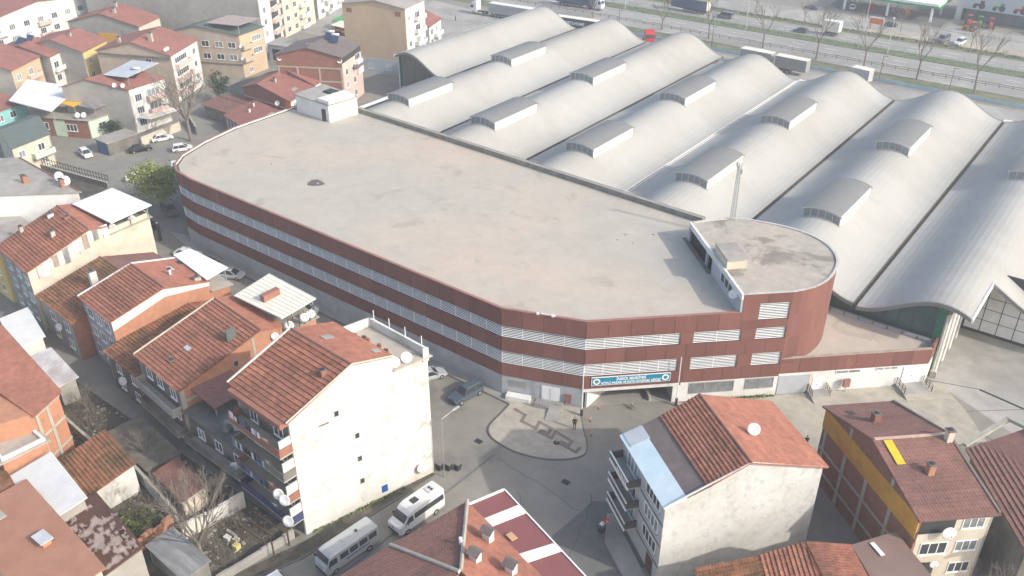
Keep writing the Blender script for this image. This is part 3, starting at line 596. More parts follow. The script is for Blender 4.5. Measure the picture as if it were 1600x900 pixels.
for q0, q1 in ((o + cd_ * 1.5, o + cd_ * 3.4), ):
    mb = MB()
    for j in range(6): mb.par(lerp(q0, q1, j / 5) + cn * 1.55 + V(0, 0, .43), cd_ * .05, cn * .05, V(0, 0, .9))
    for z in (.3, .6, .9): mb.par(q0 + cn * 1.55 + V(0, 0, .43 + z), q1 - q0, cn * .05, V(0, 0, .05))
    mb.build('railing', metal_grey, r_)
o = cp + cd_ * 6.4 + cn * .1; MB().par(o + V(0, 0, .13), cd_ * 3.0, cn * 1.0, V(0, 0, .5)).build('planter', white_wall, r_)
# sign over the garage with lettering
so = p + d * .9 + n * .08 + V(0, 0, 3.38)
sg = thing('wall_sign', 'long blue sign with white lettering above the garage entrance', 'sign', (so.x, so.y, so.z))
MB().par(so, d * 9.6, n * .08, V(0, 0, 1.22)).build('sign_border', sign_white, sg)
MB().par(so + d * .07 + n * .081 + V(0, 0, .07), d * 9.46, n * .012, V(0, 0, 1.08)).build('sign_face', sign_blue, sg)
def lettering(txt, u, z, size, parent, o, d_, n_, m, al='CENTER', name='lettering', ext=.006, fit=None):
    c = bpy.data.curves.new(name, 'FONT'); c.body = txt; c.size = size; c.align_x = al; c.extrude = ext; c.offset = size * .03; c.materials.append(m)
    t = bpy.data.objects.new(name, c); col.objects.link(t); t.parent = parent
    M = Matrix((d_, V(0, 0, 1), n_)).transposed().to_4x4(); M.translation = o + d_ * u + V(0, 0, z) + n_ * .02 - ORIG[parent]
    bpy.context.view_layer.update(); me = bpy.data.meshes.new_from_object(t.evaluated_get(bpy.context.evaluated_depsgraph_get())); bpy.data.objects.remove(t)
    if fit:
        xs = [v.co.x for v in me.vertices]; me.transform(Matrix.Diagonal((fit / (max(xs) - min(xs)), 1, 1, 1)))
    t = bpy.data.objects.new(name, me); col.objects.link(t); t.parent = parent; t.matrix_local = M; return t
fo = so + n * .093
lettering('İNEGÖL BELEDİYESİ', 4.8, .64, .50, sg, fo - n * .015, d, n, sign_white, fit=3.6); lettering('KÖYLÜ PAZARI VE KATLI OTOPARK GİRİŞİ', 4.8, .14, .48, sg, fo - n * .015, d, n, sign_white, fit=7.2)
for u in (.62, 8.98):
    c = fo + d * u + V(0, 0, .6); rg = lambda r, e, k=16: [c + d * math.cos(2 * math.pi * i / k) * r + V(0, 0, math.sin(2 * math.pi * i / k) * r) + n * e for i in range(k)]
    em = MB().loft([rg(.44, 0), rg(.44, .01)]).build('emblem', sign_white, sg)
    MB().loft([rg(.25, .011), rg(.25, .016)]).build('emblem_core', sign_blue, em)
    MB().add([c + d * -.2 + V(0, 0, -.12) + n * .02, c + d * .2 + V(0, 0, -.12) + n * .02, c + V(0, 0, .18) + n * .02], [(0, 1, 2)]).build('emblem_hill', paint_green, em)

# ---------------------------------------------------------------- wavy market hall
hall = thing('market_hall', 'large market hall with pale wavy vaulted metal roof and rooftop monitors', 'market hall', (0, 60, 0))
SP = 20.75; XV = 20.8; ZV = 6.8; AMP = 4.0
def vz(x): return ZV + AMP * (.5 - .5 * math.cos(2 * math.pi * (x - XV) / SP))
def vault(x0, x1, y0, y1, rib=.40, seg=24, ends=(True, True)):
    ny = int((y1 - y0) / (rib / 2)); vs = []; fs = []; k = seg + 1
    for j in range(ny + 1):
        y = y0 + (y1 - y0) * j / ny; h = .065 if j % 2 else 0
        for i in range(k): x = x0 + (x1 - x0) * i / seg; vs.append((x, y, vz(x) + h))
    for j in range(ny):
        for i in range(seg): a = j * k + i; fs.append((a, a + 1, a + k + 1, a + k))
    o = MB().add(vs, fs).build('vault_roof', vault_m, hall)
    # fascias at both ends
    for y, s, on in ((y0, -1, ends[0]), (y1, 1, ends[1])):
        if not on: continue
        mb = MB()
        for i in range(seg):
            xa, xb = x0 + (x1 - x0) * i / seg, x0 + (x1 - x0) * (i + 1) / seg
            mb.add([(xa, y + s * .02, vz(xa) + .09), (xb, y + s * .02, vz(xb) + .09), (xb, y + s * .02, vz(xb) - .42), (xa, y + s * .02, vz(xa) - .42), (xa, y - s * .25, vz(xa) + .09), (xb, y - s * .25, vz(xb) + .09), (xb, y - s * .25, vz(xb) - .42), (xa, y - s * .25, vz(xa) - .42)], [(0, 1, 2, 3), (0, 4, 5, 1), (3, 2, 6, 7)])
        mb.build('fascia', monitor_m, o)
    return o
val = lambda k: XV - SP * k
for k, (y0, y1) in enumerate(((32.0, 116.2), (33.0, 116.2), (34.9, 116.2), (34.9, 123.2), (34.9, 123.2))):
    vault(val(k + 1) + .28, val(k) - .28, y0, y1)
vault(XV + .28, 34.3, 31.4, 42.0, seg=16, ends=(True, False)); vault(34.3, XV + SP - .28, 42.0, 116.2, seg=10, ends=(True, True)); vault(XV + .28, 34.3, 42.0, 116.2, seg=16, ends=(False, True))
vault(-97.2, val(5) - .28, 70.2, 123.2, seg=16)
for k, (y0, y1) in enumerate(((32.2, 116.0), (33.2, 116.0), (35, 116.0), (35, 120), (35, 123), (35, 123))):
    x = val(k); g = MB().box(x - .27, x + .27, y0, y1, ZV - .35, ZV - .12).build('gutter', gutter_m, hall)
    MB().box(x - .29, x - .19, y0, y1, ZV - .119, ZV + .10).box(x + .19, x + .29, y0, y1, ZV - .119, ZV + .10).build('gutter_lip', gutter_m if k != 2 else white_trim, g)
MB().box(val(5) - 1.9, val(5) - .3, 35, 70, ZV - .3, ZV).build('eaves_strip', white_trim, hall)
def monitor(xc, y0, ln=12.6, hw=2.75):
    zb = vz(xc + hw) - .1; zt = lambda x: vz(XV - SP / 2) + 1.45 - .5 * ((x - xc) / hw) ** 2
    ny = int(ln / .2); seg = 10; k = seg + 1; vs = []; fs = []
    for j in range(ny + 1):
        y = y0 - .25 + (ln + .5) * j / ny; h = .05 if j % 2 else 0
        for i in range(k): x = xc - hw - .2 + (2 * hw + .2) * i / seg; vs.append((x, y, zt(x) + h))
    for j in range(ny):
        for i in range(seg): a = j * k + i; fs.append((a, a + 1, a + k + 1, a + k))
    m = MB().add(vs, fs).build('roof_monitor', monitor_m, hall)
    MB().box(xc + hw - .1, xc + hw, y0, y0 + ln, zb, zt(xc + hw) - .02).build('side_panel', mat('side_sheet', (.52, .515, .50), .6, .05, 1), m)
    MB().box(xc - hw, xc - hw + .1, y0, y0 + ln, zb, zt(xc - hw) - .02).build('side_panel', white_trim, m)
    for y, s in ((y0, -1), (y0 + ln, 1)):
        fr = MB(); pn = 5
        for i in range(pn + 1): x = xc - hw + (2 * hw - .12) * i / pn; fr.box(x, x + .12, min(y, y + s * .1), max(y, y + s * .1), vz(x) - .2, zt(x) + .0)
        for i in range(10):
            xa, xb = xc - hw - .2 + (2 * hw + .4) * i / 10, xc - hw - .2 + (2 * hw + .4) * (i + 1) / 10
            fr.add([(xa, y + s * .27, zt(xa) + .06), (xb, y + s * .27, zt(xb) + .06), (xb, y + s * .27, zt(xb) - .16), (xa, y + s * .27, zt(xa) - .16)], [(0, 1, 2, 3)])
            fr.add([(xa, y + s * .11, vz(xa) + .18), (xb, y + s * .11, vz(xb) + .18), (xb, y + s * .11, vz(xb) - .1), (xa, y + s * .11, vz(xa) - .1)], [(0, 1, 2, 3)])
        fr.build('end_frame', mat('end_frame_grey', (.50, .50, .49), .6, .06, 1), m)
        for i in range(pn):
            xa, xb = xc - hw + 2 * hw * i / pn + .1, xc - hw + 2 * hw * (i + 1) / pn - .02
            MB().add([(xa, y + s * .01, vz(xa)), (xb, y + s * .01, vz(xb)), (xb, y + s * .01, zt(xb)), (xa, y + s * .01, zt(xa))], [(0, 1, 2, 3)]).build('mesh_panel', mat('grille_grey', (.27, .28, .285), .7, .05, 2), m)
for k in range(-1, 5):
    xc = XV - SP * (k + .5)
    if k >= 0: monitor(xc, 45.6)
    monitor(xc, 77.8)
# hall walls: dark green glazed front at the right, white grid wall in the recess
for i in range(8):
    x0 = 17.2 + i * 1.78; x1 = x0 + 1.72
    MB().add([(x0, 32.68, 0), (x1, 32.68, 0), (x1, 32.68, vz(x1) - .42), (x0, 32.68, vz(x0) - .42), (x0, 32.76, 0), (x1, 32.76, 0), (x1, 32.76, vz(x1) - .42), (x0, 32.76, vz(x0) - .42)], [(0, 1, 2, 3), (7, 6, 5, 4), (0, 4, 5, 1), (1, 5, 6, 2), (3, 2, 6, 7), (0, 3, 7, 4)]).build('glass_panel', green_glass, hall)
MB().box(17, 31.5, 32.8, 33.0, 0, 6.3).build('wall', dark_in, hall)
MB().box(30.5, 31.5, 32.45, 32.66, 0, vz(31) - .45).build('pilaster', green_paint, hall)
MB().box(31.5, 31.7, 32.6, 46.2, 0, 9.0).build('wall', cream_wall, hall)
for y in (33.0, 36.3, 39.6, 42.9): MB().box(31.71, 31.95, y, y + 1.0, 0, 8.9).build('pilaster', white_wall, hall)
MB().box(31.5, 32.3, 32.0, 32.44, 0, .9).build('plinth', frame_conc, hall)
sw = MB().box(31.7, 52, 46.4, 46.6, 0, 9.5).build('wall', metal_dark, hall)
for r_i in range(4):
    for c_i in range(8): x = 32.0 + c_i * 2.05; z = .5 + r_i * 1.75; MB().box(x, x + 1.93, 46.32, 46.39, z, z + 1.63).build('wall_panel', white_wall, sw)
MB().add([(34.3, 31.4, vz(34.3) + .12), (34.3, 42.0, vz(34.3) + .12), (34.3, 42.0, vz(34.3) - .5), (34.3, 31.4, vz(34.3) - .5), (34.5, 31.4, vz(34.3) + .12), (34.5, 42.0, vz(34.3) + .12), (34.5, 42, vz(34.3) - .5), (34.5, 31.4, vz(34.3) - .5)], [(0, 1, 5, 4), (4, 5, 6, 7), (0, 3, 2, 1), (0, 4, 7, 3)]).build('roof_edge', white_trim, hall)
MB().box(-97.0, -96.8, 71, 122.5, 0, vz(-97) - .4).build('wall', white_wall, hall)
MB().box(-97.45, -97.2, 70.1, 123.2, vz(-97.2) - .5, vz(-97.2) + .12).build('roof_edge', white_trim, hall)
for i in range(6):
    x0 = -96.7 + i * 2.2; x1 = x0 + 2.14
    MB().add([(x0, 71.4, 2.4), (x1, 71.4, 2.4), (x1, 71.4, vz(x1) - .42), (x0, 71.4, vz(x0) - .42), (x0, 71.5, 2.4), (x1, 71.5, 2.4), (x1, 71.5, vz(x1) - .42), (x0, 71.5, vz(x0) - .42)], [(0, 1, 2, 3), (0, 4, 5, 1), (1, 5, 6, 2), (0, 3, 7, 4)]).build('glass_panel', green_glass, hall)
MB().box(-96.8, -83, 71.45, 71.6, 0, 2.39).build('wall', white_wall, hall)
MB().box(-97.1, -96.6, 71.1, 71.39, 0, vz(-97) - .5).build('pilaster', green_paint, hall)
MB().box(val(5) - .2, val(5), 35, 71.4, 0, ZV - .36).build('wall', white_wall, hall)
MB().box(-83, -62.2, 122.2, 122.4, 0, 6.5).box(-62, 41, 115.2, 115.4, 0, 6.5).build('wall', grey_wall, hall)
canopy(hall, [(-103.5, 88), (-100.0, 88), (-100.0, 120), (-103.5, 120)], 5.5, 5.5, sheet_white, .25, [(-103.2, 90), (-103.2, 104), (-103.2, 118)], name='side_canopy')
for x, y in ((XV, 116.3), (val(2), 116.3)): MB().box(x - .2, x + 1.3, y, y + 1.6, ZV - 1, ZV - .1).build('rain_head', sheet_white, hall)

# ---------------------------------------------------------------- houses of the near street
def pl(A, B, t): return (lerp(A[0], B[0], t), lerp(A[1], B[1], t))
# tall white apartment house in the middle
H1 = House('apartment_house', 'tall white apartment house with blank sunlit gable wall and laundry balconies', (-11.0, -34.0), (-6.8, -19.3), (-19.6, -33.4),
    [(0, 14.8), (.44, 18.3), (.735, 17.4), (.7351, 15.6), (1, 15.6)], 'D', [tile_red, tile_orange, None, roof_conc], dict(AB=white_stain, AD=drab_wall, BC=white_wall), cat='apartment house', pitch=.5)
u3 = .735
pq = [H1.P(u3, 0, 0), H1.P(1, 0, 0), H1.P(1, 1, 0), H1.P(u3, 1, 0)]
for a, b in zip(pq[1:], pq[2:]):
    d_ = (b - a).normalized(); n_ = Vector((-d_.y, d_.x, 0)); MB().par(V(a.x, a.y, 15.62) + n_ * .002, (b - a) - d_ * .0, n_ * .25, V(0, 0, 1.1)).build('parapet', white_stain, H1.root)
H1.band('AB', 14.7, 15.35, 15.2, 16.75, white_stain, .2)
MB().bar(H1.P(-.03, 1.05, 15.0), H1.P(.44, 1.05, 18.55), .2, .12).build('verge_board', white_wall, H1.root)
MB().bar(H1.P(-.03, -.045, 14.9), H1.P(.44, -.045, 18.5), .08, .16).bar(H1.P(.44, -.045, 18.5), H1.P(.735, -.045, 17.6), .08, .14).build('verge_board', cream_wall, H1.root)
for z in (3.3, 6.3, 9.3, 13.0): H1.hole('AB', 6.5 if z < 12 else 4.6, z, .42, .6)
H1.hole('AB', 2.9, 12.6, 1.0, .12)
H1.band('AB', 8.8, 9.5, .7, 1.6, paint_blue, .06, 'hatch')
for k, z in enumerate((2.4, 5.3, 8.2, 11.1)):
    H1.balcony('AD', -.05, 8.5, z, 1.5, frame_conc, [brick_dark, drab_wall, brick_dark, paint_blue][3 - k] if k else mat('navy_parapet', (.05, .06, .14), .8, .1, 1), .9)
    H1.win('AD', 1.2, z + .7, 1.5, 1.4); H1.win('AD', 5.4, z + .4, 1.2, 1.8)
    p_, d_, n_, _ = H1.face('AD'); MB().par(p_ + V(0, 0, z + .95) + n_ * .05 + d_ * .03, d_ * .15, n_ * 1.3, V(0, 0, 1.1 if k < 3 else .9)).build('privacy_wall', white_stain, H1.root)
    if k in (1, 2, 3):
        for j in range(11): 
            q = p_ + d_ * (3.0 + j * .45 + random.uniform(-.1, .1)) + n_ * 1.56 + V(0, 0, z + (.1 if k != 3 else .9)); hh = random.uniform(.5, 1.0)
            MB().par(q, d_ * .32, n_ * .03, V(0, 0, hh)).build('laundry', random.choice(cloth), H1.root)
H1.band('AD', 0, 8.4, 14.2, 14.75, brick_dark, 1.0, 'eaves_board')
p_, d_, n_, _ = H1.face('AD')
for (u, z) in ((1.0, 5.6), (.1, 5.4), (.1, 2.6)): H1.dish(p_ + d_ * u + n_ * 1.6 + V(0, 0, z), .6, (.35, -.8, .3), .6)
pb, db, nb, _ = H1.face('AB')
H1.dish(pb + db * 13.6 + nb * .3 + V(0, 0, 1.6), .6, (.8, -.5, .1), .3)
for t in (-.06, .03): H1.dish(H1.P(.83 + t, .04, 15.7), .6, (.6, -.7, .3), .6)
for j in range(4): MB().tube(H1.P(.985, .05 + .28 * j, 16.7), H1.P(.985, .05 + .28 * j, 18.0), .05, n=5).build('rebar_post', sheet_white, H1.root)
H1.chimney(.30, .12, .7, .5, .5, brick_dark); H1.flash(.52, .62, .07, .1, roof_grey); H1.flash(.66, .1, .05, .08, roof_grey)
for k in range(9):
    q = H1.P(.77 + random.random() * .08, .35 + random.random() * .55, 15.75); s_ = random.uniform(.2, .5)
    MB().par(q, V(s_, .1, 0), V(-.1, s_ * .7, 0), V(0, 0, s_)).build('terrace_clutter', random.choice([brick_dark, metal_dark, white_trim, wood_dark]), H1.root)

# orange brick house with white sheet terrace roof
H2 = House('brick_house', 'red tiled house with orange brick gable and white ribbed terrace roof', (-30.7, -33.3), (-28.9, -15.2), (-40.1, -32.2),
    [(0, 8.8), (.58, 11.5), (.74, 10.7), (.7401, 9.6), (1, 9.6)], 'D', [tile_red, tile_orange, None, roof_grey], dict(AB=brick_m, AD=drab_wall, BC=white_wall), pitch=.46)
H2.band('AB', .3, 18, 6.9, 7.3, frame_conc, .06, 'ring_beam'); H2.band('AB', .0, .5, 0, 8.6, frame_conc, .08, 'column')
H2.band('AB', 9.4, 9.7, 7.31, 11.0, frame_conc, .06, 'column'); H2.hole('AB', 6.8, 8.3, .5, .7)
canopy(H2.root, [(-28.4, -20.4), (-28.6, -15.0), (-38.2, -14.2), (-37.4, -20.2)], 12.3, 12.0, sheet_cream, .1, [(-28.9, -15.4), (-33, -14.9), (-37.8, -14.6), (-28.9, -18.5)], 9.6, rib=.6)
for j in range(7): MB().tube((-28.7, -20.2 + j * .8, 9.6), (-28.7 + random.uniform(-.05, .05), -20.2 + j * .8, 11.6), .05, n=5).build('scaffold_pole', wood_dark, H2.root)
H2.chimney(.10, .5, .1); H2.flash(.2, .45, .03, .1, sheet_grey, .1, 'skylight', .2)
c_ = H2.rp(.42, .12); MB().par(c_ + V(-.2, -.5, 0), V(.12, 0, 0), V(0, 1.2, 0), V(0, 0, 1.6)).build('skylight_lid', roof_green, H2.root)
MB().par(V(-33.6, -19.2, 11.9), V(.7, 0, 0), V(0, 2.4, 0), V(0, 0, 1.1)).build('chimney', brick_dark, H2.root)
for q in ((-28.7, -19.2), (-28.6, -17.0), (-28.6, -16.0)): H2.dish((*q, 9.9), .55, (.6, -.7, .3), .8)
H2.dish(H2.P(.68, -.02, 9.4), .5, (.7, -.6, .2), .5)
H2.grid('AD', (1.0, 4.0, 6.5), (1.3, 4.2, 6.8), 1.3, 1.3); H2.balcony('AD', .2, 8.8, 5.6, 1.2, frame_conc, grey_wall); H2.balcony('AD', .2, 8.8, 2.8, 1.2, frame_conc, drab_wall)
MB().bar(H2.P(-.02, 1.02, 9.1), H2.P(.58, 1.02, 11.75), .2, .1).build('verge_board', cream_wall, H2.root)

# low old house
H3 = House('old_house', 'low house with mossy old tile roof squeezed between two taller houses', (-40.6, -32.3), (-38.6, -16.2), (-48.8, -31.6),
    [(0, 5.3), (.66, 7.7), (1, 6.6)], 'D', [tile_old, tile_old], dict(AB=brick_dark, AD=drab_wall), pitch=.42)
H3.grid('AD', (1.4, 5.0), (1.0, 3.4), 1.2, 1.2); p_, d_, n_, _ = H3.face('AD'); H3.dish(p_ + d_ * 4.4 + n_ * .3 + V(0, 0, 2.6), .6, (.3, -.85, .3), .4)

H4 = House('terraced_house', 'red tiled house with white band along its brick gable and white roof canopy', (-49.1, -30.0), (-45.0, -15.6), (-57.2, -29.1),
    [(0, 8.8), (.45, 11.1), (.83, 10.1), (.8301, 8.6), (1, 8.6)], 'D', [tile_red, tile_orange, None, roof_conc], dict(AB=brick_m, AD=blue_grey, BC=cream_wall), pitch=.44)
p_, d_, n_, ln = H4.face('AB'); mb = MB()
tp = [(0, 8.8), (.45 * ln, 11.1), (.83 * ln, 10.1)]
for (u0, z0), (u1, z1) in zip(tp, tp[1:]): mb.add([p_ + d_ * u0 + n_ * .06 + V(0, 0, z0), p_ + d_ * u1 + n_ * .06 + V(0, 0, z1), p_ + d_ * u1 + n_ * .06 + V(0, 0, z1 - (1.3 if u0 == 0 else .7)), p_ + d_ * u0 + n_ * .06 + V(0, 0, z0 - 1.5 if u0 == 0 else z0 - 1.3)], [(0, 1, 2, 3)])
mb.build('gable_band', white_wall, H4.root)
canopy(H4.root, [(-45.2, -18.6), (-45.7, -14.9), (-54.4, -14.5), (-54.6, -17.0)], 10.7, 10.5, sheet_white, .12, [(-46, -15.3), (-54, -14.9), (-50, -15.0)], 8.6)
H4.chimney(.62, .4, .8, .25, .25, sheet_white); H4.chimney(.75, .05, .5, .8, .5, frame_conc); H4.flash(.66, .55, .04, .15, sheet_grey); H4.flash(.8, .1, .05, .1, metal_dark); H4.flash(.79, .75, .04, .12, metal_dark)
H4.grid('AD', (.9, 3.2, 5.6), (1.2, 4.0, 6.6), 1.3, 1.4)
for z0 in (8.9,): MB().bar(H4.P(-.02, 1.03, 9.0), H4.P(.46, 1.03, 11.35), .25, .12).bar(H4.P(.46, 1.03, 11.35), H4.P(.83, 1.03, 10.3), .25, .12).build('verge_board', white_wall, H4.root)

H5 = House('low_house', 'low dark red tiled house with big chimneys below the cream gable', (-57.4, -31.0), (-55.0, -15.4), (-66.9, -30.2),
    [(0, 5.9), (.56, 8.2), (1, 6.3)], 'D', [tile_old, tile_brown], dict(AB=brick_dark, AD=grey_wall), pitch=.44)
H5.chimney(.34, .45, 2.2, .9, .7, white_stain); H5.chimney(.80, .12, 1.5, 1.2, 1.0, cream_wall); H5.grid('AD', (1.5, 5.5), (1.0, 3.6), 1.3, 1.3)
p_, d_, n_, _ = H5.face('AD'); H5.dish(p_ + d_ * 4.0 + n_ * .3 + V(0, 0, 3.2), .55, (.3, -.85, .3), .4)

H6 = House('cream_house', 'cream house with patched red tile roof and big flat white canopy', (-68.2, -30.2), (-68.8, -11.4), (-78.2, -28.9),
    [(0, 9.2), (.50, 11.5), (.64, 10.9), (.6401, 9.6), (1, 9.6)], 'D', [tile_red, tile_orange, None, roof_grey], dict(AB=cream_wall, AD=grey_wall, BC=cream_wall), pitch=.48)
canopy(H6.root, [(-67.2, -18.0), (-67.9, -11.1), (-78.1, -11.1), (-77.6, -17.8)], 11.8, 11.7, sheet_white, .12, [(-68.6, -11.6), (-73, -11.6), (-77.8, -11.6), (-68.4, -14.5)], 9.6)
p_, d_, n_, ln = H6.face('AB')
for j in range(14):
    u = 1.2 + j * .78; zt_ = lerp(9.2, 11.5, min(1, u / (.5 * ln))); hh = random.uniform(1.4, 2.3)
    MB().par(p_ + d_ * u + n_ * (.1 + .06 * (j % 2)) + V(0, 0, zt_ - hh - .15), d_ * .8, n_ * .04, V(0, 0, hh)).build('corrugated_sheet', [sheet_grey, sheet_old, sheet_cream, mat('rust_sheet', (.33, .27, .22), .8, .2, 1), sheet_grey, sheet_white][j * 5 % 6], H6.root)
for u in (13.2, 16.4): H6.dish(p_ + d_ * u + n_ * -.3 + V(0, 0, 9.7), .55, (.6, -.7, .25), .6)
H6.chimney(.30, .35, .9, .6, .5); H6.chimney(.40, .85, .6, .9, .5, white_stain, roof_dark); H6.chimney(.18, .95, .9, .5, .5); H6.chimney(.47, .55, .3, .9, .4, brick_dark)
H6.grid('AD', (.8, 3.4, 6.6), (1.2, 4.0, 6.8), 1.3, 1.3); H6.parapet
for pq_ in (((-68.8, -11.5), (-78.0, -11.3)),): MB().bar((*pq_[0], 10.0), (*pq_[1], 10.0), .2, .9).build('parapet', cream_wall, H6.root)
MB().bar((-68.5, -18.2, 10.0), (-68.8, -11.5, 10.0), .2, .9).build('parapet', cream_wall, H6.root)
# yellowish house and grey-roofed white house behind
H6b = House('yellow_house', 'narrow dull yellow house at the left edge behind the cream house', (-78.5, -29.2), (-78.5, -23), (-92, -28.4), [(0, 9.0), (1, 9.0)], 'D', [roof_grey], dict(AB=yellow_wall, AD=yellow_wall))
H6b.grid('AD', (1.5, 5), (1.2, 4, 6.6), 1.2, 1.3)
H7 = House('white_house', 'white walled house with wide grey roof and two orange chimneys', (-88.6, -25.2), (-78.6, -16.0), (-108, -24), [(0, 12.6), (1, 12.6)], 'D', [roof_grey], dict(AB=white_wall, AD=cream_wall, BC=cream_wall))
H7.chimney(.62, .27, 1.2, .7, .9, brick_m); H7.chimney(.92, .12, 1.3, .6, .7, brick_m)
for s_, t_ in ((.98, .13), (.99, .25)): H7.dish(H7.rp(s_, t_), .75, (.5, -.7, .3), 1.0)
MB().bar(H7.P(1.01, 0, 12.8), H7.P(1.01, 1, 12.8), .15, .2).build('verge_board', brick_dark, H7.root)
# low flat-roofed building between H2 and H1 with a lean-to
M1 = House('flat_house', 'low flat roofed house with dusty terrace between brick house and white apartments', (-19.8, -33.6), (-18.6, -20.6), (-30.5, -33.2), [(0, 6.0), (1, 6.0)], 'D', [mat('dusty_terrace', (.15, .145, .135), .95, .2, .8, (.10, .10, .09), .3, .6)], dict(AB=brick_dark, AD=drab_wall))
M1.grid('AD', (1.0, 4.4, 7.6), (.9, 3.4), 1.3, 1.3); M1.balcony('AD', .5, 10, 2.9, 1.2, frame_conc, drab_wall)
canopy(M1.root, [(-26.6, -32.0), (-26.4, -27.2), (-30.4, -27.0), (-30.5, -32.0)], 7.4, 8.3, tile_brown, .14, [(-26.9, -31.7), (-26.8, -27.5)], 6.0, name='lean_to_roof')
MB().box(-30.2, -27.2, -27.4, -27.2, 6.1, 8.0).build('lean_to_wall', drab_wall, M1.root); MB().box(-27.3, -27.1, -31.6, -27.5, 6.1, 7.3).build('lean_to_wall', roof_dark, M1.root)
for k in range(16):
    q = V(-24.0 + random.gauss(0, .45), -32.0 + random.gauss(0, .45), 6.15); s_ = random.uniform(.4, .8)
    MB().par(q, V(s_, .2, .1), V(-.2, s_, 0), V(.05, 0, s_ * random.uniform(.8, 1.9))).build('stored_bundle', random.choice([sheet_grey, drab_wall, sheet_old]), M1.root)
M1.dish(V(-21.5, -34.0, 3.0), .6, (.4, -.8, .3), .4)

# ---------------------------------------------------------------- houses right of the forecourt
H11 = House('gabled_house', 'house with peeling white gable, pale blue eaves sheet and red tile roof', (20.4, -18.3), (29.7, -4.7), (12.6, -12.5),
    [(0, 10.4), (.115, 10.95), (.24, 11.6), (.49, 13.3), (1, 10.4)], 'D', [sheet_blue, roof_dark, tile_red, tile_orange], dict(AB=peeling, AD=blue_grey, BC=brick_dark), pitch=.40)
for k, z in enumerate((2.6, 5.3, 8.0)):
    H11.balcony('AD', 5.2, 9.7, z, 1.3, frame_conc, mat('balcony_panel', (.10, .085, .08), .7, .1, 1), .85)
    p_, d_, n_, _ = H11.face('AD'); b = MB()
    b.par(p_ + d_ * 5.15 + n_ * 1.28 + V(0, 0, z + .86), d_ * 4.6, n_ * .14, V(0, 0, .09)).par(p_ + d_ * 5.15 + n_ * 1.305 + V(0, 0, z - .17), d_ * 4.6, n_ * .1, V(0, 0, .3))
    b.build('balcony_trim', white_trim, H11.root); H11.win('AD', 6.0, z + .1, 2.4, 2.0, 3)
    H11.win('AD', .9, z + .6, 3.0, 1.5, 4, m=white_trim)
    H11.band('AD', -.01, 5.1, z - .35, z - .2, metal_dark, .03, 'seam')
for j in range(7): MB().par(p_ + d_ * (5.4 + j * .35) + n_ * 1.45 + V(0, 0, 7.9), d_ * .1, n_ * .03, V(0, 0, .9)).build('louvre_slat', sign_white, H11.root)
H11.band('AD', 1.2, 2.6, 0, 2.0, wood_dark, .05, 'door')
H11.dish(H11.rp(.66, .42), .62, (.35, -.75, .45), .6)
H11.flash(.0, .82, .12, .2, sheet_grey, .06, 'gutter_sheet', .08)
MB().bar(H11.P(-.02, -.03, 10.45), H11.P(.49, -.03, 13.4), .1, .16).bar(H11.P(.49, -.03, 13.4), H11.P(1.02, -.03, 10.35), .1, .16).build('verge_board', white_stain, H11.root)
# mustard and brick house
H12 = House('mustard_house', 'house with mustard insulated side wall, bare brick below and brown tile roof', (38.9, -5.0), (44.0, -.2), (26.5, 5.4),
    [(0, 9.3), (.5, 11.7), (1, 9.3)], 'B', [tile_brown, tile_brown], dict(AB=cream_wall, AD=brick_dark, BC=grey_wall), ridge=False)
p_, d_, n_, ln = H12.face('AD')
H12.band('AD', 0, ln, 6.9, 9.25, mustard, .1, 'insulation_panel')
for z in (1.6, 4.2): H12.band('AD', 0, ln, z, z + .3, frame_conc, .06, 'ring_beam')
for u in (3.6, 7.6, 11.4, 15.2): H12.band('AD', u, u + .45, 0, 6.89, frame_conc, .07, 'column')
for u in (4.2, 11.4): H12.band('AD', u, u + .4, 9.3, 10.3, frame_conc, .05, 'column')
for z in (1.5, 4.3, 7.15): H12.win('AB', 4.2, z + .55, 2.1, 1.3, 3)
H12.win('AB', .8, 4.7, 2.6, 1.5, 3); H12.band('AB', .2, 3.5, 7.7, 9.1, dark_in, .02, 'recess_shade'); H12.band('AB', .1, 3.6, 6.5, 7.6, cream_wall, .12, 'balcony_front'); H12.band('AB', .1, 3.6, 7.6, 7.7, metal_dark, .2, 'rail'); H12.band('AB', .3, 2.8, 2.0, 3.6, dark_in, .02, 'recess_shade')  # both recesses are flat panels, their inner shade painted dark
q = H12.face('AB'); H12.dish(q[0] + q[1] * 2.6 + q[2] * .5 + V(0, 0, 7.7), .65, (.6, -.75, .15), .3); H12.dish(q[0] + q[1] * 2.3 + q[2] * .4 + V(0, 0, 3.6), .4, (.6, -.75, .15), .3)
H12.chimney(.74, .35, 1.0, .7, .7, brick_dark); H12.chimney(.26, .45, 1.1, .6, .6, brick_m); H12.chimney(.46, .98, 1.2, .6, .6, cream_wall); H12.flash(.86, .15, .05, .1, metal_dark)
H12.flash(.32, .08, .16, .12, mat('yellow_sheet', (.55, .43, .03), .6, .1, 2), .05, 'patch_sheet', .2)
MB().bar(H12.P(.5, -.02, 11.9), H12.P(.5, 1.02, 11.9), .3, .1).build('ridge_cap', mat('mortar', (.5, .36, .29), .9, .15, 2), H12.root)
MB().bar(H12.P(-.01, 1.05, 9.5), H12.P(.5, 1.05, 11.9), .25, .14).bar(H12.P(.5, 1.05, 11.9), H12.P(1.02, 1.05, 9.5), .25, .14).build('verge_board', roof_dark, H12.root)
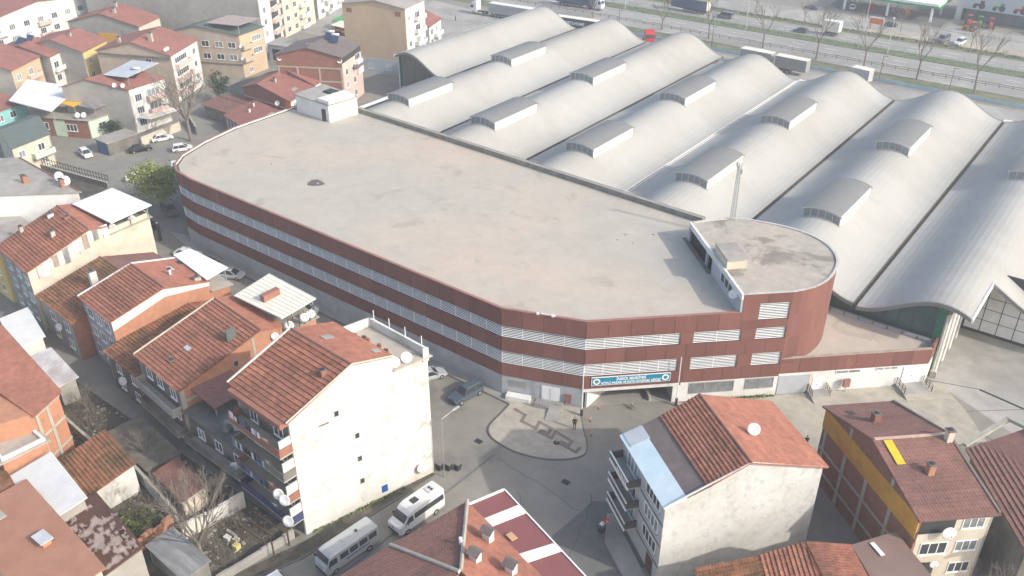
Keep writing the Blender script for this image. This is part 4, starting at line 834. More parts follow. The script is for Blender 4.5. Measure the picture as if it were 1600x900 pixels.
# ribbed tile roof at the right edge
H13 = thing('edge_house', 'house with long ribbed brown tile roof at the right edge of the view', 'house', (46, 5, 0))
MB().prism([(40.2, 9.6), (47.3, -.8), (53.4, 4.6), (44.4, 14.4)], 0, 7.4).build('wall', drab_wall, H13)
H13_POLY = [(39.5, 9.6, 7.7), (47.4, -1.8, 7.7), (54.2, 4.2, 9.6), (44.2, 14.8, 9.6)]
# roofs at the bottom right
roofp = thing('low_house', 'low house with orange tile roof at the bottom right edge', 'house', (34, -12, 0))
MB().prism([(28.5, -14.2), (34.2, -8.9), (38.5, -5.2), (46, -11), (36, -21), (24, -22)], 0, 5.2).build('wall', white_stain, roofp)
def roofpoly(parent, poly, m, th=.14, tiles=False, eave=None, pitch=.42, name='roof_slope'):
    o = MB().slab(poly, th).build(name, m, parent)
    if tiles: tile_slope(o, poly, m, pitch=pitch, eave=eave)
    return o
roofpoly(roofp, [(31.2, -11.4, 7.0), (34.5, -8.7, 6.4), (39.2, -13.2, 6.0), (35.8, -16.2, 6.6)], tile_red, tiles=True, eave=((31.2, -11.4, 7), (35.8, -16.2, 6.6)))
roofpoly(roofp, [(34.52, -8.72, 6.45), (37.2, -4.6, 6.45), (44.5, -10.3, 6.1), (39.2, -13.2, 6.1)], roof_brownsheet)
MB().par(V(35.8, -7.6, 6.52), V(1.3, -.9, -.02), V(.25, .35, 0), V(0, 0, .05)).build('patch_sheet', sheet_white, roofp)
roofpoly(roofp, [(31.1, -11.5, 7.0), (28.4, -14.6, 6.2), (32.2, -19.6, 5.6), (35.8, -16.2, 6.6)], tile_red, tiles=True, eave=((28.4, -14.6, 6.2), (32.2, -19.6, 5.6)))
roofpoly(roofp, [(28.3, -14.6, 6.1), (24.2, -19.2, 5.8), (27.5, -23.5, 5.4), (32.0, -19.6, 5.5)], tile_old, tiles=True, eave=((24.2, -19.2, 5.8), (28.3, -14.6, 6.1)))
o_ = MB().slab(H13_POLY, .14).build('roof_slope', tile_brown, H13); tile_slope(o_, H13_POLY, tile_brown, pitch=.5, eave=(H13_POLY[0], H13_POLY[1]), lift=.13)
MB().bar((39.3, 9.9, 7.9), (42.0, 15.2, 9.2), .5, .35).bar((42.0, 15.2, 9.2), (45.4, 13.4, 9.9), .5, .35).build('parapet', frame_conc, H13)
# corner house at the bottom centre
H10 = thing('corner_house', 'corner house with brown hipped tile roof and red sheet canopy with white strips', 'house', (8, -32, 0))
MB().prism([(3.2, -34.6), (5.0, -27.6), (6.5, -24.2), (18.5, -28.2), (22, -42), (4, -46)], 0, 7.6).build('wall', cream_wall, H10)
R1 = (10.7, -35.1, 10.5)
roofpoly(H10, [(2.4, -35.0, 7.9), (4.6, -27.0, 8.3), R1], tile_brown, tiles=True, pitch=.36, eave=((2.4, -35, 7.9), (4.6, -27, 8.3)))
roofpoly(H10, [(1.2, -40.5, 7.8), (2.35, -35.1, 7.9), (10.7, -35.3, 10.45), (11, -42, 10.4)], tile_brown, tiles=True, pitch=.36, eave=((1.2, -40.5, 7.8), (2.35, -35.1, 7.9)))
roofpoly(H10, [(4.65, -27.0, 8.35), (16.3, -30.2, 8.3), (19.5, -36, 9.4), R1], tile_orange)
MB().tube((4.6, -27, 8.5), (R1[0], R1[1], 10.65), .17, n=8).build('ridge_cap', frame_conc, H10); MB().tube((2.4, -35, 8.1), (R1[0], R1[1] - .2, 10.6), .17, n=8).build('ridge_cap', frame_conc, H10)
ca = canopy(H10, [(4.9, -27.35), (16.4, -30.3), (20.0, -28.3), (6.2, -23.5)], 8.28, 8.05, sheet_red, .1)
for q4 in ([(7.1, -27.9), (8.3, -28.2), (9.7, -24.75), (8.5, -24.35)], [(12.2, -29.2), (13.4, -29.5), (14.9, -26.55), (13.8, -26.2)]):
    MB().slab([V(x, y, 8.31 if i < 2 else 8.13) + V(0, 0, .03) for i, (x, y) in enumerate(q4)], .05).build('clear_strip', sheet_white, ca)
MB().bar((6.2, -23.45, 8.1), (20, -28.25, 8.1), .12, .16).build('edge_trim', white_trim, ca); MB().bar((4.9, -27.3, 8.35), (6.2, -23.5, 8.12), .2, .14).build('edge_trim', white_trim, ca)
for (x, y, z) in ((9.3, -29.8, 8.6), (13.2, -31.6, 8.7), (10.4, -32.9, 9.3)):
    ch = MB().box(x - .4, x + .4, y - .35, y + .35, z, z + 1.3).build('chimney', white_stain, H10)
    MB().slab([(x - .6, y - .55, z + 1.25), (x + .6, y - .55, z + 1.25), (x + .6, y, z + 1.65), (x - .6, y, z + 1.65)], .08).slab([(x - .6, y + .01, z + 1.65), (x + .6, y + .01, z + 1.65), (x + .6, y + .55, z + 1.25), (x - .6, y + .55, z + 1.25)], .08).build('cap', roof_dark, ch)
MB().tube((8.3, -32.3, 9.0), (8.3, -32.3, 10.4), .16, n=8).build('vent_pipe', sheet_white, H10)
MB().par(V(10.0, -28.2, 8.4), V(.9, -.25, 0), V(.2, .6, 0), V(0, 0, .06)).build('loose_board', mat('plywood', (.5, .33, .17), .8, .1, 3), H10)

# ---------------------------------------------------------------- houses, sheds and yards at the bottom left
B1r = thing('brick_house', 'orange brick house with salmon roof slab and concrete corner column', 'house', (-45, -44, 0))
MB().prism([(-38.9, -45.0), (-40.4, -41.6), (-56, -39.5), (-60, -52), (-42, -52)], 0, 9.0).build('wall', brick_m, B1r)
roofpoly(B1r, [(-38.4, -45.3, 9.1), (-40.2, -41.2, 9.1), (-57, -39.0, 9.9), (-58, -46, 9.9)], tile_orange)
for a, b in (((-38.85, -45.05), (-40.42, -41.55)),):
    d_ = (V(*b, 0) - V(*a, 0)); L_ = d_.length; d_ /= L_; n_ = Vector((d_.y, -d_.x, 0))
    for z in (2.8, 5.7, 8.5): MB().par(V(*a, z) + n_ * .002, d_ * L_, n_ * .06, V(0, 0, .3)).build('ring_beam', frame_conc, B1r)
    for u in (0, 1.6): MB().par(V(*a, 0) + d_ * u + n_ * .002, d_ * .4, n_ * .08, V(0, 0, 8.9)).build('column', frame_conc, B1r)
B2 = House('flat_roof_house', 'brick house with dark puddled flat roof and white parapet at the left edge', (-37.4, -49.8), (-37.0, -45.4), (-50, -49.4), [(0, 6.6), (1, 6.6)], 'D', [tower_conc], dict(AB=brick_m, AD=brick_m))
B2.parapet(.35, .3, 6.75, white_wall)
B3 = House('ribbed_shed', 'shed with bright white ribbed sheet roof beside the brick houses', (-27.6, -51.3), (-27.2, -47.2), (-36.2, -50.0), [(0, 5.2), (1, 5.7)], 'D', [sheet_white], dict(AB=grey_wall, AD=grey_wall), oh=.25)
sl = MB(); 
for i in range(30): a = -.03 + i * 1.06 / 29; sl.bar(B3.P(a, -.04, lerp(5.2, 5.7, a) + .17), B3.P(a, 1.04, lerp(5.2, 5.7, a) + .17), .07, .07)
sl.build('sheet_ribs', sheet_white, B3.root)
B4 = House('brown_roof_house', 'house with flat terracotta membrane roof and hatch at the bottom left corner', (-18.0, -57), (-17.6, -51.2), (-34, -55.5), [(0, 5.6), (1, 5.9)], 'D', [mat('terracotta_membrane', (.33, .165, .11), .9, .07, .5, (.39, .21, .15), .2, .6)], dict(AB=cream_wall, AD=cream_wall))
hb = MB().box(-25.3, -23.9, -53.0, -52.2, 5.9, 6.5).build('roof_hatch', brick_m, B4.root); MB().box(-25.5, -23.7, -53.2, -52.0, 6.5, 6.6).build('hatch_lid', sheet_grey, hb)
MB().box(-33, -30.5, -54.5, -53.0, 5.95, 6.05).build('membrane_patch', roof_grey, B4.root)
B4b = House('red_shed', 'old red tiled shed at the left edge below the white ribbed roof', (-29.6, -54.2), (-28.7, -51.6), (-42, -52), [(0, 5.0), (1, 5.3)], 'D', [tile_old], dict(AB=brick_dark, AD=brick_dark))
B5 = House('patched_shed', 'shed with dark brown fibre roof dotted with pale bare patches', (-18.6, -50.6), (-18.4, -47.0), (-28.4, -49.3), [(0, 4.0), (1, 4.4)], 'D', [patchy], dict(AB=grey_wall, AD=grey_wall), oh=.2)
sl = MB()
for i in range(24): a = -.02 + i * 1.04 / 23; sl.bar(B5.P(a, -.02, lerp(4.0, 4.4, a) + .16), B5.P(a, 1.02, lerp(4, 4.4, a) + .16), .07, .05)
sl.build('sheet_ribs', patchy, B5.root)
pm = mat('bare_fibre', (.62, .52, .46), .9, .1, 2)
for k in range(70):
    a, t = random.randint(1, 20) / 23 - .02 + .0226, min(.95, max(.02, random.gauss(.35, .28))); q = MB()
    for j in range(random.randint(2, 5)): aa = a - .0226 + j * 1.04 / 23; tt = t + random.uniform(-.015, .015); z = lerp(4, 4.4, min(1, aa)) + .19; q.bar(B5.P(aa, tt, z), B5.P(aa, tt + random.uniform(.035, .075), z), .075, .012)
    q.build('bare_patch', pm, B5.root)
B5.dish(B5.P(.1, -.03, 2.2), .75, (.55, -.7, .35), .6); 
B6 = House('tiled_shed', 'small shed with mossy tile roof and white end wall in the yard', (-30.2, -46.0), (-30.0, -40.5), (-37.2, -45.0), [(0, 3.1), (1, 3.8)], 'D', [tile_old], dict(AB=white_stain, AD=white_stain), ridge=False, oh=.3, pitch=.42)
B7 = House('metal_shed', 'low shed with weathered white sheet roof behind the brick house', (-61.5, -36.6), (-61, -33.6), (-69.5, -34.5), [(0, 3.4), (1, 3.6)], 'D', [sheet_white], dict(AB=white_wall, AD=white_wall))
B8 = House('metal_shed', 'lean shed with rusty grey and white sheet roof beside the yard', (-50.3, -37.6), (-50.0, -35.6), (-58.3, -36.4), [(0, 3.0), (1, 3.2)], 'D', [mat('streaked_sheet', (.62, .62, .62), .6, .08, 1, (.40, .35, .32), .3, .8)], dict(AB=grey_wall, AD=grey_wall))
B9 = House('tarred_shed', 'shed under weathered black corrugated sheets beside the bare tree', (-14.0, -46.0), (-13.7, -43.4), (-20.2, -45.6), [(0, 2.3), (1, 2.6)], 'D', [sheet_old], dict(AB=drab_wall, AD=drab_wall), oh=.2)
B10 = House('yard_hut', 'small hut with rusty red sheet roof deep in the shaded yard', (-22.6, -40.0), (-22.4, -37.4), (-28.4, -39.3), [(0, 2.4), (1, 2.7)], 'D', [mat('rusty_sheet', (.22, .10, .075), .85, .2, 1.5, (.13, .08, .06), .4, .7)], dict(AB=cream_wall, AD=drab_wall), oh=.2)
B11 = House('raised_lot', 'low walled dirt lot in the yard below the low tiled house', (-30.6, -39.0), (-30.4, -35.0), (-40, -38.0), [(0, 1.2), (1, 1.2)], 'D', [mat('lot_earth', (.16, .145, .12), .95, .25, .8)], dict(AB=drab_wall, AD=drab_wall), oh=.1)  # raised dirt lot with low walls, built as a flat-topped box
def yard_wall(label, a, b, h, m, th=.22, crumble=False):
    a, b = V(*a, 0), V(*b, 0); d_ = (b - a); L_ = d_.length; d_ /= L_; n_ = Vector((-d_.y, d_.x, 0)); r = thing('yard_wall', label, 'wall', a)
    k = max(1, int(L_ / 1.2)); vs = []; mb = MB()
    for i in range(k): mb.par(a + d_ * (L_ * i / k), d_ * (L_ / k), n_ * th, V(0, 0, h * (random.uniform(.75, 1.05) if crumble else 1)))
    mb.build('masonry', m, r); 
    if not crumble: MB().par(a - n_ * .05 + V(0, 0, h), d_ * L_, n_ * (th + .1), V(0, 0, .08)).build('coping', frame_conc, r)
yard_wall('grey plastered yard wall running beside the little green garden', (-32.4, -39.6), (-22.8, -41.0), 1.8, base_wall)
yard_wall('crumbling red brick wall at the end of the little green garden', (-22.2, -46.2), (-22.7, -41.3), 1.7, brick_m, .3, True)
yard_wall('white flaking yard wall behind the bare tree', (-20.2, -41.9), (-19.0, -35.2), 2.2, white_stain, .3, True)
yard_wall('low rubble wall along the alley beside the minibus street', (-12.9, -44.6), (-11.6, -35.0), 1.2, grey_wall, .3, True)
yard_wall('concrete wall around the dark dirt lot', (-47, -39.5), (-36.5, -40.2), 1.3, frame_conc)
yard_wall('low wall along the street edge left of the old houses', (-104, 1.4), (-128.5, -2.6), 1.1, drab_wall)
# picket fence along that street
fn = thing('picket_fence', 'dark slatted metal fence above the street behind the grey roof', 'fence', (-116, 0, 0))
for i in range(34): x = lerp(-104, -128, i / 33); y = lerp(1.6, -2.4, i / 33); MB().bar((x, y, 1.1), (x, y, 2.6), .16, .04, (0, 1, 0)).build('picket', metal_dark, fn)
MB().bar((-104, 1.6, 1.5), (-128, -2.4, 1.5), .05, .08).bar((-104, 1.6, 2.3), (-128, -2.4, 2.3), .05, .08).build('rail', metal_dark, fn)
# odds and ends lying in the yards
def clutter(name, label, cat, x, y, parts):
    r = thing(name, label, cat, (x, y, 0))
    for nm, (dx, dy, dz), (sx, sy, sz), m in parts: MB().par(V(x + dx, y + dy, dz), V(sx, sy * .15, 0), V(-sx * .12, sy, 0), V(0, 0, sz)).build(nm, m, r)
clutter('blue_barrel_stack', 'blue plastic drums between brick house and tiled shed', 'drums', -39.3, -41.0, [('drum', (0, 0, 0), (.6, .6, .9), paint_blue), ('drum', (.8, .1, 0), (.6, .6, .9), paint_blue), ('crate', (.1, .9, 0), (.9, .5, .5), wood_dark)])
clutter('wood_pile', 'pile of planks and scrap in the shaded yard', 'wood pile', -26, -36.6, [('plank', (0, 0, 0), (2.6, .3, .2), wood_dark), ('plank', (.2, .3, .2), (2.4, .25, .15), frame_conc), ('scrap', (1, .8, 0), (.8, .8, .6), drab_wall)])
clutter('scrap_heap', 'heap of pale rubble and sacks beside the bare tree', 'scrap heap', -17.2, -39.5, [('sack', (0, 0, 0), (.7, .5, .4), white_stain), ('sack', (.9, .4, 0), (.6, .5, .35), cream_wall), ('board', (-.6, .8, 0), (1.6, .3, .2), frame_conc), ('tub', (1.8, -.3, 0), (.6, .6, .6), mat('yellow_tub', (.55, .5, .2), .7))])
clutter('grape_frame', 'wooden pergola frame over the yard beside the apartment house', 'pergola', -15.5, -38.5, [('beam', (0, 0, 2.2), (4.4, .12, .12), wood_dark), ('beam', (0, 1.0, 2.2), (4.4, .12, .12), wood_dark), ('beam', (0, 2.0, 2.2), (4.4, .12, .12), wood_dark), ('post', (0, 0, 0), (.12, .12, 2.2), wood_dark), ('post', (4.2, 2.4, 0), (.12, .12, 2.2), wood_dark), ('post', (4.2, .5, 0), (.12, .12, 2.2), wood_dark)])

# ---------------------------------------------------------------- houses across the back street (top left)
def far_house(name, label, A, B, D, ze, zr, axis, roof, walls, rpos=.5, cat='house', **kw):
    return House(name, label, A, B, D, [(0, ze), (rpos, zr), (1, ze)], axis, [roof, roof], walls, cat=cat, tiles=False, **kw)
T1 = far_house('beige_apartments', 'beige gabled apartment house with pink glazed balconies beside big bare tree', (-134, 37.5), (-140.3, 49), (-151, 30), 10.6, 13.0, 'B', tile_far, dict(AB=white_wall, AD=beige_wall), cat='apartment house')
for z in (1.5, 4.4, 7.4):
    T1.balcony('AB', 1.0, 7.4, z, 1.1, white_trim, pink_wall); T1.win('AB', 1.4, z + .9, 5.6, 1.3, 6); T1.win('AB', 10, z + .6, 1.3, 1.4)
T1.win('AD', 5, 8.2, 1.5, 1.4); T1.chimney(.35, .3, 1.8, .9, .8); T1.chimney(.75, .2, 1.2); 
for t in (.03, .1): T1.dish(T1.rp(.06, t), .45)
T1.band('AD', 0, 18, 9.9, 10.2, drab_wall, .4, 'eaves_board')
T2 = far_house('brown_apartments', 'tan brown apartment block with pergola roof terrace', (-136.3, 57.8), (-138, 66.5), (-152.4, 50.5), 10.4, 12.0, 'B', roof_green, dict(AB=tan_wall, AD=beige_wall), .62, 'apartment house')
T2.grid('AD', (1.2, 4.6, 8.2), (4.2, 7.2), 2.0, 1.4, 2); T2.band('AD', 0, 17, 3.0, 3.4, drab_wall, .1, 'ring_beam')
for z in (4.0, 7.0): T2.balcony('AB', 0, 3.6, z, 1.1, frame_conc, beige_wall); T2.win('AB', 4.3, z + .8, 3.2, 1.4, 4); T2.dish(T2.P(.05, 0, z) + V(.9, .4, 0), .4)
T2.grid('AB', (2,), (.8,), 1.4, 1.3)
canopy(T2.root, [(-136.5, 58.0), (-138.0, 66.0), (-145.5, 62.5), (-144, 54.6)], 12.6, 12.9, mat('faded_sheet', (.34, .28, .26), .85, .2, 2), .12, [(-136.8, 58.4), (-138.2, 65.6), (-144, 55), (-145, 62)], 10.4, name='pergola_roof')
T3 = far_house('brick_apartments', 'pink fronted apartment house with brick side wall and dark brown roof', (-101.0, 57.6), (-105.0, 67.4), (-114.0, 50.4), 11.4, 13.2, 'B', roof_dark, dict(AB=pink_wall, AD=brick_dark), .5, 'apartment house')
for z in (3.0, 6.0, 9.0): T3.band('AD', 0, 14.8, z - .3, z, frame_conc, .06, 'ring_beam')
for u in (0, 5, 10, 14.3): T3.band('AD', u, u + .4, 0, 8.69, frame_conc, .08, 'column')
T3.grid('AB', (1.6, 5.4), (1.0, 4.0, 6.9), 1.3, 1.4); T3.win('AB', 7.0, 8.6, 2.6, 1.4, 3); T3.band('AB', 7.5, 10.2, 5.4, 8.4, white_wall, .5, 'bay'); T3.band('AB', .2, 10.4, 9.9, 11.2, dark_in, .05, 'loggia_panel')  # the loggia is a flat panel with its inner shade painted dark
canopy(T3.root, [(-101.6, 63), (-104, 68.2), (-108, 66), (-105.5, 61)], 7.6, 8.0, roof_dark, .1, name='awning')
T3.tank(.35, .55, 30); T3.tank(.45, .65, 30); T3.flash(.6, .3, .04, .08, roof_grey); T3.flash(.5, .2, .04, .08, roof_grey)
for s_ in (.03, .95): T3.dish(T3.P(s_, .02, 9.8), .55)
T4 = far_house('tan_apartments', 'tall apartment block with blank tan wall beside the hall', (-105, 82.5), (-107.4, 92), (-121, 77.5), 16.4, 17.7, 'B', roof_grey, dict(AB=white_wall, AD=tan_wall), .45, 'apartment house')
T4.band('AD', 0, 16.7, 0, 3.8, mat('pale_blue_plinth', (.45, .49, .52), .9, .06, .6), .05)
for u in (1.2, 14.2): T4.band('AD', u, u + 1.5, 14.4, 15.5, brick_dark, .03, 'blocked_window')
for u in (4.6, 9.6): T4.win('AD', u, 1.1, 1.4, 1.4, 2)
for z in (1, 4, 7, 10, 13): T4.win('AB', 1.2, z, 1.2, 1.4); T4.balcony('AB', 4, 8.6, z - .3, 1.1, frame_conc, white_wall); T4.win('AB', 4.6, z, 2.4, 1.6, 3)
T5 = far_house('red_roof_house', 'low brick house with red roof next to the stair house of the market', (-101.2, 42.6), (-104.6, 52), (-116.8, 42.8), 5.6, 7.3, 'B', tile_far, dict(AB=white_wall, AD=brick_dark), .66)
T5.band('AD', 0, 15.6, 3.6, 3.9, frame_conc, .05, 'ring_beam'); T5.band('AD', 0, 1.6, 3.9, 5.5, paint_orange, .05); T5.dish(T5.P(.25, -.05, 3.8), .55); T5.chimney(.5, .4, .8); T5.flash(.12, .4, .06, .2, roof_grey); T5.grid('AB', (1.2, 3.2), (3.4,), 1.2, 1.4)
T5c = far_house('red_roof_house', 'low house with wide red roof in front of the pink apartments', (-104.8, 52.6), (-107.4, 60.6), (-118, 51.0), 5.8, 7.8, 'B', tile_far, dict(AB=white_wall, AD=grey_wall), .55)
T5c.grid('AB', (1, 3.4, 6), (3.2,), 1.2, 1.4); T5c.chimney(.3, .3); T5c.chimney(.5, .7, .7, .5, .5, white_wall)
T5b = far_house('low_shed', 'low shed with plain red roof by the street behind the market', (-103.3, 31.5), (-103.3, 42), (-111.2, 33.2), 3.0, 4.0, 'D', tile_far, dict(AB=grey_wall, AD=drab_wall), .75)
T5d = far_house('low_shed', 'low brown roofed shed in the yard behind the big bare tree', (-112, 35), (-112, 43), (-121, 35), 2.8, 3.6, 'D', tile_brown, dict(AB=grey_wall, AD=drab_wall), .5)
T5b.chimney(.4, .5, .8, .4, .4, white_wall); T5b.chimney(.6, .7, .8, .3, .3, white_wall)
for j in range(10): T5b.band('AD', .2 + j * .75, .7 + j * .75, .2, 2.6, [sheet_old, sheet_grey][j % 2], .05, 'corrugated_sheet')
T6 = far_house('white_house', 'white house with pale metal terrace roof and dishes beside bare tree', (-124.2, 20.4), (-124.8, 29.4), (-136.5, 13.2), 9.4, 11.2, 'B', tile_far, dict(AB=white_wall, AD=grey_wall), .6)
canopy(T6.root, [(-124.9, 21.2), (-128.4, 31.0), (-135.4, 29.2), (-131.0, 19.6)], 11.6, 11.4, sheet_grey, .12, [(-125.3, 21.6), (-128.2, 30.4), (-131, 20)], 9.4)
T6.tank(.3, .55, 30); T6.grid('AB', (1.2,), (1.2, 3.8, 6.4), 1.6, 1.5, 3)
for z in (3.2, 6.0): T6.balcony('AB', 3.8, 7.6, z, 1.1, frame_conc, pink_wall); T6.win('AB', 4.2, z + .6, 3.0, 1.6, 3)
for u in (.6, 2.4): T6.dish(T6.P(u / 14, -.02, 9.5), .5)
canopy(T6.root, [(-123.8, 21), (-121, 22), (-121.6, 30), (-124.3, 29)], 3.4, 3.2, sheet_cream, .15, [(-121.3, 22.4), (-121.7, 29.4)], 0, name='awning')
T7 = House('terrace_house', 'low brick and green house with clutter terrace and orange tarpaulin', (-128.6, 13.0), (-129.2, 19.2), (-141, 7.0), [(0, 3.9), (1, 3.9)], 'D', [roof_grey], dict(AB=mint_wall, AD=brick_dark), group=None)
T7.win('AD', 3.0, 1.4, 2.4, 1.5, 3); T7.win('AD', 9.5, 1.4, 1.6, 1.5, 2); T7.win('AB', 2.0, 1.4, 1.6, 1.5, 2); T7.band('AD', 5.6, 8.2, .1, 3.6, mint_wall, .03); T7.dish(T7.P(.15, .12, 4.0), .6); T7.dish(T7.P(.1, .2, 4.0), .6)
canopy(T7.root, [(-131.4, 7.4), (-141.1, 18.9), (-154.6, 14.9), (-144, 5.4)], 6.9, 7.1, sheet_white, .15, [(-132, 8), (-140, 17.5), (-143.6, 6.2)], 3.9)
canopy(T7.root, [(-132.5, 12.5), (-134, 19), (-140, 17.5), (-137, 12)], 6.2, 6.4, mat('orange_tarp', (.75, .38, .03), .8, .1, 1), .06, [(-133, 13), (-134, 18.5)], 3.9, name='tarpaulin')
canopy(T7.root, [(-128.4, 14.6), (-129.4, 20.4), (-134, 19.2), (-132.6, 13.4)], 6.0, 6.3, sheet_old, .1, [(-128.8, 15), (-129.6, 20)], 3.9)
T8 = far_house('cream_house', 'cream house with dark green roof at the left edge by the street', (-120.8, -6.2), (-122.4, 1.8), (-133, -3.0), 6.0, 7.4, 'B', roof_green, dict(AB=cream_wall, AD=cream_wall), .55)
T8.grid('AB', (1, 5.2), (1.0, 3.6), 1.4, 1.4); T8.balcony('AB', 3.4, 7.8, 2.8, 1.2, frame_conc, mint_wall); T8.grid('AD', (2, 6), (1, 3.6), 1.3, 1.3)
T9 = far_house('red_roof_house', 'orange walled house with red hipped roof at the left edge', (-156.2, 12.8), (-161.6, 22), (-176, 6), 9.2, 11.2, 'B', tile_far, dict(AB=tan_wall, AD=cream_wall))
T9.grid('AB', (1.2, 5.6), (3.4, 6.4), 1.6, 1.5); T9.balcony('AB', 4.4, 9, 5.6, 1, frame_conc, pink_wall); T9.chimney(.4, .4, .8)
T9b = far_house('turquoise_house', 'small turquoise walled house with red roof at the left edge', (-143, 0), (-145, 9), (-162, -6), 5.6, 7.0, 'B', tile_far, dict(AB=turq_wall, AD=turq_wall)); T9b.grid('AB', (2, 5), (1, 3.4), 1.4, 1.4)
T10 = far_house('yellow_house', 'house with red roof and yellow end wall among the roofs', (-155.6, 29.0), (-160.4, 38.0), (-171.5, 24.0), 9.6, 11.6, 'B', tile_far, dict(AB=yellow_wall, AD=grey_wall))
T10.grid('AB', (1.5, 5.4), (3.2, 6.4), 1.3, 1.4); T10.chimney(.4, .5, .8)
T10b = far_house('red_roof_house', 'red roofed house with white balconies between orange and yellow houses', (-160, 23.4), (-163.6, 29.5), (-175, 18.5), 9.0, 10.8, 'B', tile_far, dict(AB=white_wall, AD=grey_wall)); T10b.grid('AB', (1, 4), (3, 6), 1.8, 1.5); T10b.balcony('AB', .5, 6, 5.4, 1, frame_conc, white_wall); T10b.tank(.6, .5, 25); T10b.tank(.7, .3, 25)
T11 = far_house('grey_house', 'red roofed house with wide plain grey gable and orange painted patch', (-164.5, 49.2), (-168.6, 58), (-183, 41.2), 9.8, 12.4, 'B', tile_far, dict(AB=cream_wall, AD=grey_wall))
T11.band('AD', 4.5, 5.2, 5.6, 8.6, glass_pale, .03, 'window'); T11.band('AD', 6.5, 12, 3.0, 7.6, mat('orange_paint', (.70, .38, .06), .85, .1, .6), .04); T11.chimney(.4, .3); T11.chimney(.5, .7)
T12 = far_house('row_house', 'long white apartment row with red roof in the far left corner', (-194, 22), (-203, 62), (-214, 14), 10, 12.4, 'D', tile_far, dict(AB=white_wall, AD=cream_wall), .5, 'apartment row')
# its long side faces the camera: windows and balconies storey by storey
for z in (1.2, 4.2, 7.2):
    for k in range(9): T12.win('AB', 2.0 + k * 4.4, z, 1.8, 1.5, 3)
    for k in (1, 4, 7): T12.balcony('AB', 1.5 + k * 4.4, 5.4 + k * 4.4, z - .7, 1, frame_conc, [pink_wall, white_wall][k % 2])
T12b = far_house('row_house', 'purplish red roofed house at the far left edge', (-190, 2), (-193, 20), (-212, -4), 10, 12.4, 'D', mat('roof_plum', (.24, .10, .13), .85, .08, .6), dict(AB=white_wall, AD=white_wall)); T12b.grid('AB', (2, 7, 12), (3, 6.5), 1.6, 1.5)
T13 = House('tower_block', 'tall grey apartment block with white and pink balcony front', (-148.2, 74), (-155.0, 86), (-196, 54), [(0, 20), (1, 20)], 'D', [roof_grey], dict(AB=white_wall, AD=grey_wall), cat='apartment block')
for z in (1, 4, 7, 10, 13, 16): T13.win('AB', 2.0, z, 1.6, 1.5); T13.balcony('AB', 7, 12.5, z - .6, 1.1, frame_conc, pink_wall); T13.band('AB', 7.2, 12, z + .3, z + 1.9, glass, .02, 'loggia_panel')
T14 = House('tower_block', 'cream apartment block with rows of windows in the far street', (-156.5, 88), (-162, 104), (-186, 78), [(0, 19), (1, 19)], 'D', [roof_grey], dict(AB=cream_wall, AD=grey_wall), cat='apartment block')
for z in (1, 4, 7, 10, 13, 16):
    for u in (1.5, 5.5, 12.5): T14.win('AB', u, z, 1.6, 1.5, 2)
    T14.balcony('AB', 8.2, 11.8, z - .6, 1.1, frame_conc, white_wall)
T15 = House('tower_block', 'white apartment block with glazed balconies at the top edge', (-164, 107), (-171, 124), (-196, 98), [(0, 17), (1, 17)], 'D', [roof_grey], dict(AB=white_wall, AD=blue_grey), cat='apartment block')
for z in (1, 4, 7, 10, 13):
    for u in (2, 8, 13): T15.win('AB', u, z, 2.2, 1.6, 3)
    T15.balcony('AB', 4.6, 7.6, z - .6, 1.1, frame_conc, blue_grey)
T16 = far_house('red_roof_house', 'small white house with red roof behind the tan apartment block', (-109, 95), (-112, 103), (-120, 92), 9, 11, 'B', tile_far, dict(AB=white_wall, AD=white_wall)); T16.grid('AB', (1, 4.5), (1, 4, 6.6), 1.5, 1.5); T16.balcony('AB', 3, 7.5, 5.6, 1, frame_conc, white_wall)
T17 = far_house('dark_roof_house', 'house with dark plum roof and tan front at the top edge', (-176, 66), (-181, 76), (-196, 58), 10, 12, 'B', roof_dark, dict(AB=tan_wall, AD=grey_wall)); T17.grid('AB', (1.5, 6), (3, 6.6), 1.8, 1.5, 3)
T18 = House('corner_shop', 'single storey shop with pale flat roof and tall glass front in the back street', (-134, 73), (-136, 79), (-143, 71), [(0, 4.2), (1, 4.2)], 'D', [roof_grey], dict(AB=white_wall, AD=white_wall), cat='shop')
T18.band('AB', .4, 5.8, .3, 3.4, glass, .03, 'shop_window'); T18.band('AD', .6, 8, .3, 3.2, glass, .03, 'shop_window')
for k, (x, y, l, m) in enumerate(((-150, 104, 'market stall with green and white awning in the far street', paint_green), (-146, 100, 'market stall with cream awning in the far street', sheet_cream), (-152, 110, 'market stall with blue awning in the far street', paint_blue))):
    r = thing('market_stall', l, 'stall', (x, y, 0), 'stalls in the far street'); canopy(r, [(x - 3, y - 2), (x + 3, y - 2), (x + 3, y + 2), (x - 3, y + 2)], 2.6, 3.1, m, .08, [(x - 2.8, y - 1.8), (x + 2.8, y - 1.8), (x + 2.8, y + 1.8), (x - 2.8, y + 1.8)], 0, name='awning')
    MB().box(x - 2.6, x + 2.6, y - 1.4, y + 1.2, 0, .9).build('counter', wood_dark, r)
    for j in range(6): MB().box(x - 2.4 + j * .85, x - 1.7 + j * .85, y - 1.2, y - .2, .91, 1.15).build('crate', [paint_orange, paint_green, paint_red][j % 3], r)
